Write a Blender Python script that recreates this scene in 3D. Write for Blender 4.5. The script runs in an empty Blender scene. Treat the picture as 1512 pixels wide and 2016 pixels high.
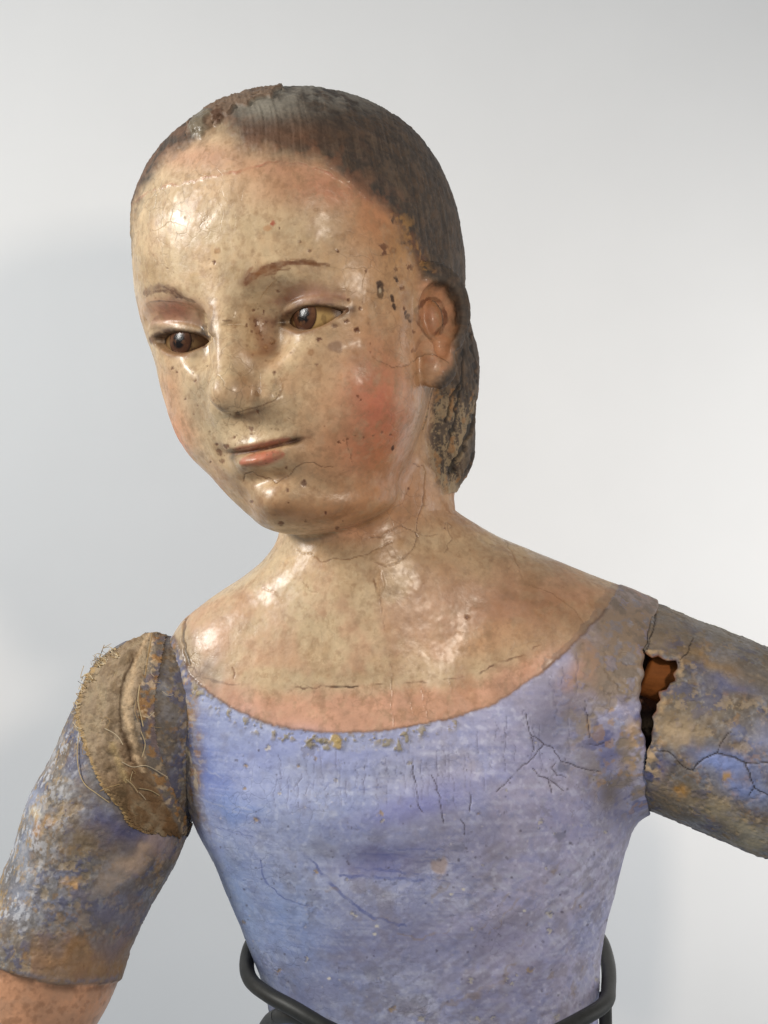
import bpy, math, time
import numpy as np
T0 = time.time()
SC = bpy.context.scene
S = 0.00014            # metres per design unit (one unit = 1/2016 of the picture height at the figure)
D = 3000.0             # camera distance in design units
HRES = 4.6             # size of the carving grid
CX, CY = 756.0, 1008.0

# ------------------------------------------------------------------ camera, world, lights, exposure
cam_data = bpy.data.cameras.new('camera')
cam = bpy.data.objects.new('camera', cam_data)
SC.collection.objects.link(cam)
cam.location = (0, -D*S, 0)
cam.rotation_euler = (math.radians(90), 0, 0)
cam_data.sensor_fit = 'VERTICAL'
cam_data.sensor_height = 24.0
cam_data.lens = 24.0*D/2016.0
cam_data.clip_start = 0.01
cam_data.clip_end = 50
SC.camera = cam
world = bpy.data.worlds.new('World')
SC.world = world
world.use_nodes = True
wb = world.node_tree.nodes['Background']
wb.inputs[0].default_value = (0.80, 0.90, 1.0, 1)
wb.inputs[1].default_value = 0.31
SC.view_settings.view_transform = 'Standard'
SC.view_settings.look = 'None'
SC.view_settings.exposure = 0.12
SC.view_settings.gamma = 1.0

def area_lamp(name, loc, target, sx, sy, power, col, spread=180):
    l = bpy.data.lights.new(name, 'AREA')
    l.shape = 'RECTANGLE'; l.size = sx*S; l.size_y = sy*S
    l.energy = power; l.color = col; l.spread = math.radians(spread)
    o = bpy.data.objects.new(name, l)
    SC.collection.objects.link(o)
    o.location = [c*S for c in loc]
    d = np.array(target, float)-np.array(loc, float)
    from mathutils import Vector
    o.rotation_euler = Vector(d).to_track_quat('-Z', 'Y').to_euler()
    return o
area_lamp('window_light', (-3100, -900, 1350), (-50, 0, 100), 700, 900, 1.02, (1.0, 0.98, 0.94), 135)
area_lamp('room_light', (1250, -3200, 800), (0, 0, 0), 260, 340, 0.40, (1.0, 0.86, 0.71), 120)
area_lamp('wall_fill', (3000, 500, -300), (500, 1500, -450), 900, 2600, 0.30, (1.0, 0.975, 0.95), 85)  # added fill lamp without a visible source, brightens the wall

# ------------------------------------------------------------------ numeric helpers
def lin(r, g, b):
    c = np.array([r, g, b], float)/255.0
    return np.where(c <= 0.04045, c/12.92, ((c+0.055)/1.055)**2.4)
def sstep(a, b, x):
    t = np.clip((x-a)/(b-a), 0, 1); return t*t*(3-2*t)
def _mix(h):
    h = (h ^ (h >> np.uint32(13)))*np.uint32(1274126177)
    h = (h ^ (h >> np.uint32(15)))*np.uint32(2654435761)
    h ^= h >> np.uint32(16)
    return h.astype(np.float32)*np.float32(1.0/4294967295.0)
def vnoise(p, scale, seed=0):
    """value noise in -1..1; scale: number or 3-vector of feature sizes"""
    q = np.asarray(p, np.float32)/np.asarray(scale, np.float32)+np.float32(311.7)
    i = np.floor(q); f = q-i; i = i.astype(np.int32).astype(np.uint32)
    f = f*f*f*(f*(f*6-15)+10)
    K = (np.uint32(374761393), np.uint32(668265263), np.uint32(2246822519)); one = np.uint32(1)
    h = [((i[:, a]*K[a]), ((i[:, a]+one)*K[a])) for a in range(3)]
    sd = np.uint32((seed*974711+13) & 0xffffffff)
    fx, fy, fz = f[:, 0], f[:, 1], f[:, 2]
    pl = []
    for dx in (0, 1):
        hx = h[0][dx] ^ sd; row = []
        for dy in (0, 1):
            hxy = hx ^ h[1][dy]
            a = _mix(hxy ^ h[2][0]); b = _mix(hxy ^ h[2][1])
            row.append(a+(b-a)*fz)
        pl.append(row[0]+(row[1]-row[0])*fy)
    return (pl[0]+(pl[1]-pl[0])*fx)*2-1
ROT = np.array([[0.36, 0.48, -0.8], [-0.8, 0.60, 0.0], [0.48, 0.64, 0.60]])
def fbm(p, scale, seed=0, octv=4, gain=0.55):
    s = 0; a = 1.0; t = 0; q = np.asarray(p, np.float32); R = ROT.T.astype(np.float32)*np.float32(2.03)
    for o in range(octv):
        s = s+a*vnoise(q, scale, seed+o*17); t += a
        a *= gain; q = q@R
    return s/t*1.5
def P3(px, py, Y=0.0):
    k = (D+Y)/D
    return np.array([(px-CX)*k, Y, (CY-py)*k])
def to_px(p):
    k = D/(D+p[:, 1])
    return np.c_[CX+p[:, 0]*k, CY-p[:, 2]*k]
def catmull(pts, n=8):
    pts = np.array(pts, float); out = []
    q = np.vstack([2*pts[0]-pts[1], pts, 2*pts[-1]-pts[-2]])
    for i in range(1, len(q)-2):
        for t in np.arange(n)/n:
            out.append(0.5*(2*q[i]+(q[i+1]-q[i-1])*t+(2*q[i-1]-5*q[i]+4*q[i+1]-q[i+2])*t*t+(3*q[i]-q[i-1]-3*q[i+1]+q[i+2])*t**3))
    out.append(pts[-1]); return np.array(out)
def line_d(uv, pts, closed=False):
    """distance to polyline and 0..1 position along it"""
    pts = np.array(pts, float)
    if closed: pts = np.vstack([pts, pts[:1]])
    best = np.full(len(uv), 1e9); par = np.zeros(len(uv)); n = len(pts)-1
    for i in range(n):
        a, b = pts[i], pts[i+1]; ab = b-a; L = ab@ab+1e-9
        t = np.clip(((uv-a)@ab)/L, 0, 1)
        d = np.hypot(uv[:, 0]-a[0]-t*ab[0], uv[:, 1]-a[1]-t*ab[1])
        m = d < best; best[m] = d[m]; par[m] = (i+t[m])/n
    return best, par
def poly_sd(uv, pts):
    """signed distance to a closed polygon, negative inside"""
    pts = np.array(pts, float); d, _ = line_d(uv, pts, True)
    ins = np.zeros(len(uv), bool); j = len(pts)-1
    for i in range(len(pts)):
        a, b = pts[i], pts[j]
        c = (a[1] > uv[:, 1]) != (b[1] > uv[:, 1])
        with np.errstate(divide='ignore', invalid='ignore'):
            x = (b[0]-a[0])*(uv[:, 1]-a[1])/(b[1]-a[1]+1e-12)+a[0]
        ins ^= c & (uv[:, 0] < x); j = i
    return np.where(ins, -d, d)

# ------------------------------------------------------------------ signed distance helpers
def smin(a, b, k):
    h = np.clip(0.5+0.5*(b-a)/k, 0, 1)
    return b*(1-h)+a*h-k*h*(1-h)
def smax(a, b, k): return -smin(-a, -b, k)
def ell(p, c, r):
    q = (p-np.array(c, float)); r = np.array(r, float)
    k0 = np.sqrt(((q/r)**2).sum(1))+1e-9; k1 = np.sqrt(((q/r**2)**2).sum(1))+1e-9
    return k0*(k0-1)/k1
def cone(p, a, b, ra, rb):
    a = np.array(a, float); b = np.array(b, float); ab = b-a
    t = np.clip((p-a)@ab/(ab@ab), 0, 1)
    return np.linalg.norm(p-a-t[:, None]*ab, axis=1)-(ra+(rb-ra)*t)
def rotz(deg):
    c, s = math.cos(math.radians(deg)), math.sin(math.radians(deg)); return np.array([[c, -s, 0], [s, c, 0], [0, 0, 1.]])

def rotz_y(deg):
    c, s = math.cos(math.radians(deg)), math.sin(math.radians(deg)); return np.array([[c, 0, s], [0, 1, 0], [-s, 0, c]])

def grid_surface(f, lo, hi, h, sub=1):
    """sparse surface nets of f<0, subdivided and projected onto the zero set: verts, quads, normals"""
    lo = np.array(lo, float); C = 5
    nb = np.ceil((np.array(hi, float)-lo)/(h*C)).astype(int)
    n = nb*C+1
    g = [lo[i]+(np.arange(nb[i])+0.5)*h*C for i in range(3)]
    G = np.stack(np.meshgrid(*g, indexing='ij'), -1).reshape(-1, 3)
    fc = f(G).reshape(nb)
    near = np.abs(fc) < h*C*1.7
    big = np.repeat(np.repeat(np.repeat(near, C, 0), C, 1), C, 2)
    mask = np.zeros(n, bool); mask[:-1, :-1, :-1] = big
    m2 = mask.copy()
    m2[1:] |= mask[:-1]; m3 = m2.copy(); m3[:, 1:] |= m2[:, :-1]; m4 = m3.copy(); m4[:, :, 1:] |= m3[:, :, :-1]
    F = np.ones(n, np.float32)*1e3
    idx = np.argwhere(m4)
    vals = np.empty(len(idx), np.float32)
    for s in range(0, len(idx), 400000):
        vals[s:s+400000] = f(lo+idx[s:s+400000]*h)
    F[m4] = vals
    sg = np.repeat(np.repeat(np.repeat(fc, C, 0), C, 1), C, 2)
    tmp = np.full(n, 1e3, np.float32); tmp[:-1, :-1, :-1] = sg
    F[~m4] = tmp[~m4]
    neg = F < 0
    cnt = np.zeros(tuple(n-1), np.int8)
    for dx in (0, 1):
        for dy in (0, 1):
            for dz in (0, 1):
                cnt += neg[dx:n[0]-1+dx, dy:n[1]-1+dy, dz:n[2]-1+dz]
    act = (cnt > 0) & (cnt < 8)
    ci = np.argwhere(act); vid = np.full(tuple(n-1), -1, np.int64); vid[act] = np.arange(len(ci))
    acc = np.zeros((len(ci), 3)); w = np.zeros(len(ci))
    corners = [(a, b, c) for a in (0, 1) for b in (0, 1) for c in (0, 1)]
    for a in corners:
        for ax in range(3):
            if a[ax]: continue
            b = list(a); b[ax] = 1
            fa = F[ci[:, 0]+a[0], ci[:, 1]+a[1], ci[:, 2]+a[2]]; fb = F[ci[:, 0]+b[0], ci[:, 1]+b[1], ci[:, 2]+b[2]]
            m = (fa < 0) != (fb < 0); t = np.zeros(len(ci)); t[m] = fa[m]/(fa[m]-fb[m])
            pt = np.array(a, float)[None, :].repeat(len(ci), 0); pt[:, ax] = t
            acc[m] += pt[m]; w[m] += 1
    V = lo+(ci+acc/w[:, None])*h
    quads = []
    for ax in range(3):
        sl0 = [slice(None)]*3; sl1 = [slice(None)]*3
        sl0[ax] = slice(0, -1); sl1[ax] = slice(1, None)
        A = neg[tuple(sl0)]; B = neg[tuple(sl1)]
        e = np.argwhere(A != B); o1, o2 = [(1, 2), (2, 0), (0, 1)][ax]
        ok = (e[:, o1] > 0) & (e[:, o2] > 0) & (e[:, o1] < n[o1]-1) & (e[:, o2] < n[o2]-1)
        e = e[ok]; flip = ~A[tuple(e.T)]
        def vv(d1, d2):
            k = e.copy(); k[:, o1] -= d1; k[:, o2] -= d2; return vid[tuple(k.T)]
        q = np.c_[vv(1, 1), vv(0, 1), vv(0, 0), vv(1, 0)]
        q[flip] = q[flip][:, ::-1]
        quads.append(q)
    Q = np.vstack(quads); Q = Q[(Q >= 0).all(1)]
    def newton(V):
        e = 0.7; f0 = f(V)
        g = np.c_[f(V+[e, 0, 0])-f0, f(V+[0, e, 0])-f0, f(V+[0, 0, e])-f0]/e
        step = g*np.clip(-f0/((g**2).sum(1)+1e-4), -6, 6)[:, None]
        ln = np.linalg.norm(step, axis=1)
        return V+step*np.minimum(1, h*0.7/(ln+1e-9))[:, None]
    V = newton(V)
    for _ in range(sub):
        e = np.stack([Q, np.roll(Q, -1, 1)], -1).reshape(-1, 2); es = np.sort(e, 1)
        key = es[:, 0]*len(V)+es[:, 1]; uq, first, inv = np.unique(key, return_index=True, return_inverse=True)
        mid = (V[es[first, 0]]+V[es[first, 1]])/2; cen = V[Q].mean(1)
        n0 = len(V); V = np.vstack([V, mid, cen])
        m = (inv+n0).reshape(-1, 4); c = np.arange(len(Q))+n0+len(mid)
        Q = np.vstack([np.c_[Q[:, i], m[:, i], c, m[:, i-1]] for i in range(4)])
        V = newton(V)
    return V, Q
def vnormals(V, Q):
    nf = np.cross(V[Q[:, 2]]-V[Q[:, 0]], V[Q[:, 3]]-V[Q[:, 1]])
    N = np.zeros_like(V)
    for k in range(4):
        for c in range(3): N[:, c] += np.bincount(Q[:, k], nf[:, c], len(V))
    return N/(np.linalg.norm(N, axis=1)[:, None]+1e-12)

# ------------------------------------------------------------------ head pose and head shape
def head_R(yaw, pitch, roll):
    yaw, pitch, roll = map(math.radians, (yaw, pitch, roll))
    cy, sy, cp, sp, cr, sr = math.cos(yaw), math.sin(yaw), math.cos(pitch), math.sin(pitch), math.cos(roll), math.sin(roll)
    B = np.array([[1, 0, 0], [0, 0, -1], [0, 1, 0.]]); Rz = np.array([[cy, sy, 0], [-sy, cy, 0], [0, 0, 1]])
    Ry = np.array([[cr, 0, -sr], [0, 1, 0], [sr, 0, cr]])
    return Ry@Rz@B@np.array([[1, 0, 0], [0, cp, -sp], [0, sp, cp]])
HR = head_R(31, 3, 8)
HP = np.array([-125., 0., 390.])
def to_head(p): return (p-HP)@HR
def from_head(q): return np.asarray(q, float)@HR.T+HP
# eyes (u to the figure's left, v up, w out of the face)
EYE = {1: dict(c=np.array([140., -36., 193.]), yaw=-9.0), -1: dict(c=np.array([-146., -27., 193.]), yaw=9.0)}
ER = 76.0
def eye_ang(q, s):
    """coordinates on the eye: a across (towards the ear positive), b up, both in units at radius ER; and distance"""
    c = EYE[s]['c']; r = q-c
    y = math.radians(EYE[s]['yaw']*-1)
    x = r[:, 0]*math.cos(y)-r[:, 2]*math.sin(y); z = r[:, 0]*math.sin(y)+r[:, 2]*math.cos(y)
    rad = np.linalg.norm(r, axis=1)
    a = np.arctan2(x, z)*ER*s; b = np.arctan2(r[:, 1], np.hypot(x, z))*ER
    return a, b, rad, z
LB0 = {1: (7., -2.), -1: (-4., 20.)}          # height of the inner corner and rise towards the outer one
def lid_t(a): return np.clip((a+68)/124, 0, 1)
def lid_up(a, s=1): t = lid_t(a); return 18.5*np.sin(np.pi*t**0.85)**0.8+(LB0[s][0]+LB0[s][1]*t)
def lid_lo(a, s=1): t = lid_t(a); return -20*np.sin(np.pi*t**0.95)**0.9+(LB0[s][0]+LB0[s][1]*t)
def almond(a, b, s=1):
    g = np.maximum(b-lid_up(a, s), lid_lo(a, s)-b)*0.9
    return np.maximum(g, np.maximum(-68-a, a-(56 if s > 0 else 48)))

def near(q, c, r): return np.flatnonzero((np.abs(q-np.array(c)) < r).all(1))
def f_head(q):
    """q in head coordinates"""
    q = q.astype(np.float32)
    u, v, w = q[:, 0], q[:, 1], q[:, 2]
    sk = -0.06*np.minimum(v, 0)             # the face leans a little off its axis
    p = q.copy(); p[:, 0] = u-sk
    # cranium: super-ellipsoid
    n = 2.3
    a_, b_, c_ = 305., 319., 323.
    k = ((np.abs(p[:, 0]+25)/a_)**n+(np.abs(v-113)/b_)**n+(np.abs(w-6)/c_)**n)**(1/n)
    f = (k-1)*290
    # face and jaw
    f = smin(f, ell(p, (0, -95, 95), (240, 250, 225)), 70)
    f = smin(f, ell(p, (-10, -226, 126), (184, 168, 190)), 70)
    i = near(p, (0, -120, 200), (330, 330, 330))
    p0, q0 = p, q
    p = p0[i]; q = q0[i]; v = p[:, 1]; w = p[:, 2]; f0 = f; f = f[i]
    # cheeks, temples
    for s in (1, -1):
        f = smin(f, ell(p, (s*140, -165, 165), (100, 100, 105)), 60)
        f = smin(f, ell(p, (s*178, 5, 138), (88, 130, 96)), 50)
    f = smin(f, ell(p, (-178, -105, 158), (90, 92, 90)), 50)
    f = smin(f, ell(p, (-150, -190, 150), (96, 90, 100)), 50)
    # muzzle, chin
    f = smin(f, ell(p, (0, -235, 200), (98, 70, 92)), 50)
    f = smin(f, ell(p, (-2, -340, 206), (74, 50, 98)), 30)
    f = smin(f, ell(p, (0, -368, 134), (138, 50, 126)), 44)
    f = smin(f, ell(p, (-92, -288, 136), (94, 80, 104)), 46)
    # eye sockets
    for s in (1, -1):
        c = EYE[s]['c']
        f = smax(f, -ell(q, (c[0]-s*12, c[1]+22, c[2]+128), (94, 48, 60)), 36)
        f = smax(f, -ell(q, (c[0]-s*62, c[1]-10, c[2]+122), (34, 44, 40)), 34)
    # nose
    nose = cone(p, (-4, 56, 278), (-6, -124, 345), 24, 30)
    nose = smin(nose, ell(p, (-5, -140, 342), (39, 36, 42)), 18)
    for s in (1, -1):
        nose = smin(nose, ell(p, (s*48, -157, 296), (33, 29, 42)), 12)
    f = smin(f, nose, 34)
    f = f+3*np.exp(-((np.abs(p[:, 0])-82)/9)**2-((v+148)/26)**2)*(w > 200)
    # eyelids
    for s in (1, -1):
        c = EYE[s]['c']; j = near(q, c, 150); qq = q[j]; g = f[j]
        g = smin(g, np.linalg.norm(qq-c, axis=1)-(ER+9), 22)
        a, b, rad, z = eye_ang(qq, s)
        car = np.maximum(almond(a, b, s)*np.maximum(rad, 20)/ER, (ER-7)-rad)
        car = np.maximum(car, -z+10)
        g = smax(g, -car, 5)
        # crease above the upper lid
        cr = np.maximum(np.abs(b-lid_up(a, s)-20-0.04*a)-1.5, np.abs(a)-56)
        f[j] = g+np.where(z > 0, 3.2*np.exp(-(np.maximum(cr, 0)/5)**2)*(rad < ER+60), 0)
    # philtrum, mouth
    m = p-np.array([4., -246., 0.], np.float32)
    front = w > 120
    f = f+np.where(front, 3*np.exp(-(p[:, 0]/11)**2-((v+208)/22)**2), 0)
    mu = m[:, 0]; mv = m[:, 1]-0.0008*mu**2-0.02*mu
    lip = np.clip(1-(mu/78)**2, 0, 1)
    f = f-np.where(front, 5*lip*np.exp(-((mv-10)/12)**2)+15*np.clip(1-(mu/62)**2, 0, 1)*np.exp(-((mv+20)/13)**2), 0)
    f = f+np.where(front, (10+8*np.exp(-((mu-70)/14)**2))*np.clip(1-(mu/86)**4, 0, 1)*np.exp(-(mv/5.5)**2), 0)
    f = f+np.where(front, 12*np.exp(-(mu/58)**2-((mv+52)/15)**2), 0)
    for s in (1, -1):
        f = f+np.where(front, 8*np.exp(-((mu-s*88)/17)**2-((mv+2)/20)**2), 0)
    # fold under the chin
    f = f+np.where(w > 60, 5*np.exp(-((v+400-0.0016*mu**2)/7)**2)*np.exp(-(mu/110)**2), 0)
    f0[i] = f; f = f0; p = p0; q = q0
    # ear (figure's left; a mirrored one on the far side)
    for s, ec in ((1, (276., -72., 58.)), (-1, (-285., -60., 40.))):
        j = near(q, ec, 150); e = q[j]-np.array(ec, np.float32); e[:, 0] *= s
        # ear frame: x out of the head, y up, z forward; plate turned outwards at the back
        th = math.radians(36); x = e[:, 0]*math.cos(th)+e[:, 2]*math.sin(th); z = -e[:, 0]*math.sin(th)+e[:, 2]*math.cos(th); y = e[:, 1]
        y2 = y+0.10*z
        E = np.c_[x, y2, z]
        plate = ell(E, (9, 24, 2), (30, 88, 72))
        plate = smin(plate, ell(E, (6, -78, 14), (25, 35, 38)), 18)
        plate = smax(plate, -ell(E, (38, 18, -4), (46, 60, 47)), 5)
        plate = smax(plate, -ell(E, (36, -40, 2), (28, 27, 18)), 6)
        plate = smin(plate, ell(E, (0, 10, 4), (17, 33, 19)), 6)       # inner fold
        plate = smin(plate, ell(E, (2, -18, 36), (18, 26, 14)), 12)   # tragus
        f[j] = smin(f[j], plate, 9)
    return f

# ------------------------------------------------------------------ torso
TY = 70.0
tz = np.array([  # py, xl, xr, half depth, centre depth
 [1005, 735, 840, 40, 66], [1032, 700, 922, 78, 66], [1060, 655, 988, 104, 66], [1095, 570, 1074, 137, 67], [1130, 492, 1155, 155, 68], [1160, 440, 1222, 165, 69], [1190, 398, 1268, 174, 70], [1225, 358, 1280, 184, 72],
 [1260, 338, 1280, 194, 72], [1310, 330, 1276, 208, 70], [1380, 332, 1270, 226, 66], [1460, 344, 1262, 240, 62],
 [1540, 362, 1252, 249, 58], [1600, 382, 1242, 251, 58], [1640, 399, 1232, 250, 60], [1680, 420, 1220, 246, 62],
 [1740, 446, 1206, 240, 66], [1800, 470, 1192, 232, 70], [1860, 494, 1181, 226, 74], [1920, 517, 1176, 220, 78],
 [2000, 533, 1174, 216, 82], [2120, 530, 1178, 214, 84], [2300, 520, 1190, 214, 84]], float)
def f_torso(p):
    py = CY-p[:, 2]*D/(D+TY)
    k = (D+TY)/D
    pyc = np.clip(py, 1005, 2300)
    xl = np.interp(pyc, tz[:, 0], tz[:, 1]); xr = np.interp(pyc, tz[:, 0], tz[:, 2])
    b = np.interp(pyc, tz[:, 0], tz[:, 3]); cy = np.interp(pyc, tz[:, 0], tz[:, 4])
    cx = ((xl+xr)/2-CX)*k; a = (xr-xl)/2*k
    n = 2.35
    r = ((np.abs(p[:, 0]-cx)/a)**n+(np.abs(p[:, 1]-cy)/b)**n)**(1/n)
    f = (r-1)*np.minimum(a, b)*0.9
    f = np.maximum(f, (1005-py)*0.9)
    f = np.maximum(f, py-2200)
    return f
NB = P3(742, 1215, 66); NT = from_head((10, -190, -20))
SEAM_A, SEAM_B = P3(1060, 1330, 30), P3(1330, 1404, 30)       # right shoulder stub along the arm axis
def seam_x(py): return np.interp(py, [1120, 1190, 1300, 1400, 1470, 1600, 1660, 1700], [1310, 1291, 1264, 1254, 1267, 1276, 1290, 1600])+2.0*np.sin(py/11.)+1.5*np.sin(py/5.)
def f_body(p):
    p = np.asarray(p, np.float32)
    f = np.full(len(p), 400., np.float32)
    i = np.flatnonzero(p[:, 2] < 200)
    if len(i):
        g = p[i]; ft = f_torso(g)
        st = cone(g, SEAM_A, SEAM_B, 158, 174)
        uvg = to_px(g)
        f[i] = smax(smin(ft, st, 90), uvg[:, 0]-seam_x(uvg[:, 1])-1, 3)
    f = smin(f, cone(p, NB, NT, 172, 156), 115)
    i = np.flatnonzero(p[:, 2] > -190)
    if len(i):
        q = to_head(p[i]).astype(np.float32); fh = f_head(q)
        hr = ell(q, (43, -125, -152), (192, 225, 122))          # hair rolled down at the nape
        hr = smin(hr, ell(q, (104, -290, -128), (106, 105, 92)), 40)
        fh = smin(fh, hr, 34)
        f[i] = smin(f[i], fh, 22)
    return f
def smooth_rows():
    # the silhouette table is resampled smoothly
    global tz
    t = catmull(tz, 6); o = np.argsort(t[:, 0]); tz = t[o]
smooth_rows()
# ------------------------------------------------------------------ arms
LA = [(P3(306, 1404, 70), 156), (P3(205, 1630, 40), 150), (P3(84, 1905, -10), 142), (P3(8, 2090, -50), 134)]
def f_armL(p):
    p = np.asarray(p, np.float32); f = None
    for (a, ra), (b, rb) in zip(LA[:-1], LA[1:]):
        g = cone(p, a, b, ra, rb); f = g if f is None else smin(f, g, 40)
    uv = to_px(p)
    # below the painted hem the forearm is a little thinner
    hem = 1940-0.00145*(uv[:, 0]-150)**2
    return f+5*sstep(-3, 4, uv[:, 1]-hem)
RA = [(P3(1240, 1371, 40), 193), (P3(1760, 1584, -80), 192)]
HOLE = [(1250, 1300), (1258, 1288), (1270, 1284), (1284, 1294), (1296, 1290), (1312, 1302), (1331, 1301), (1333, 1316), (1327, 1326), (1330, 1340), (1318, 1344), (1312, 1358), (1298, 1362), (1300, 1378), (1291, 1386), (1294, 1400), (1284, 1412), (1286, 1436), (1281, 1462), (1273, 1492), (1262, 1462), (1258, 1416), (1246, 1402), (1247, 1350)]
def f_armR(p):
    p = np.asarray(p, np.float32)
    f = cone(p, RA[0][0], RA[1][0], RA[0][1], RA[1][1])
    uv = to_px(p)
    f = smax(f, seam_x(uv[:, 1])-1-uv[:, 0], 3)
    j = np.flatnonzero((uv[:, 0] < 1360) & (uv[:, 1] > 1250) & (uv[:, 1] < 1520))
    if len(j):
        sd = poly_sd(uv[j], HOLE)+2.0*np.sin(uv[j, 1]/6.)
        f[j] = smax(f[j], -np.maximum(sd*0.9, p[j, 1]-(-142+96)), 3)
    return f

# ------------------------------------------------------------------ painting on the vertices
class Paint:
    def __init__(s, V, Q):
        s.V, s.Q = V, Q; s.N = vnormals(V, Q); s.uv = to_px(V); n = len(V)
        s.col = np.zeros((n, 3)); s.rgh = np.full(n, 0.5); s.dis = np.zeros(n)
        view = V-np.array([0, -D, 0.]); view /= np.linalg.norm(view, axis=1)[:, None]
        s.face = -(view*s.N).sum(1)
        g = 6; ix = np.clip((s.uv[:, 0]//g).astype(int)+60, 0, 399); iy = np.clip((s.uv[:, 1]//g).astype(int)+60, 0, 599)
        z = np.full((400, 600), 1e9); np.minimum.at(z, (ix, iy), V[:, 1])
        s.vis = (s.face > 0.02) & (V[:, 1] < z[ix, iy]+40)
        s.vi = np.flatnonzero(s.vis); s.uvv = s.uv[s.vi]
        o = np.argsort(s.uvv[:, 1], kind='stable'); s.vi = s.vi[o]; s.uvv = s.uvv[o]
    def win(s, x0, y0, x1, y1):
        a, b = np.searchsorted(s.uvv[:, 1], [y0, y1]); k = np.flatnonzero((s.uvv[a:b, 0] > x0) & (s.uvv[a:b, 0] < x1))+a
        return s.vi[k], s.uvv[k]
    def mix(s, m, c, idx=None):
        c = np.asarray(c, float)
        if idx is None: s.col += (c-s.col)*np.clip(m, 0, 1)[:, None]
        else: s.col[idx] += (c-s.col[idx])*np.clip(m, 0, 1)[:, None]
    def blob(s, x, y, rx, ry, c, al, ang=0, soft=True, rough=None, warp=0):
        R = max(rx, ry)*(2.4 if soft else 1.5)+2; i, uv = s.win(x-R, y-R, x+R, y+R)
        if not len(i): return
        d = uv-(x, y)
        if warp: d = d+warp*np.c_[vnoise(s.V[i], max(rx, ry)*0.6, 5), vnoise(s.V[i], max(rx, ry)*0.6, 9)]
        t = math.radians(ang); dx = d[:, 0]*math.cos(t)+d[:, 1]*math.sin(t); dy = -d[:, 0]*math.sin(t)+d[:, 1]*math.cos(t)
        r = np.sqrt((dx/rx)**2+(dy/ry)**2)
        m = np.exp(-r*r*1.2)*al if soft else (1-sstep(0.7, 1.15, r))*al
        s.mix(m, c, i)
        if rough is not None: s.rgh[i] += (rough-s.rgh[i])*m
        return i, m
    def line(s, pts, w, c, al, depth=0, jit=2.0, seed=0, taper=True, smooth=False, patch=0.0):
        pts = catmull(pts, 5) if smooth else np.array(pts, float)
        lo = pts.min(0)-w*3-4; hi = pts.max(0)+w*3+4
        i, uv = s.win(lo[0], lo[1], hi[0], hi[1])
        if not len(i): return
        P = s.V[i]
        u2 = uv+jit*np.c_[vnoise(P, 11, 31+seed), vnoise(P, 11, 57+seed)]
        d, t = line_d(u2, pts)
        ww = w*(0.45+0.55*np.sin(np.pi*np.clip(t, 0.02, 0.98))**0.5) if taper else w
        m = 1-sstep(ww*0.5-0.5, ww*0.5+1.0, d)
        if patch: m = m*sstep(-patch, 0.5, vnoise(P, 14, 91+seed))
        s.mix(m*al, c, i)
        if depth: s.dis[i] -= depth*m
        return i, m
    def apply(s):
        s.V = s.V+s.N*s.dis[:, None]

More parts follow.
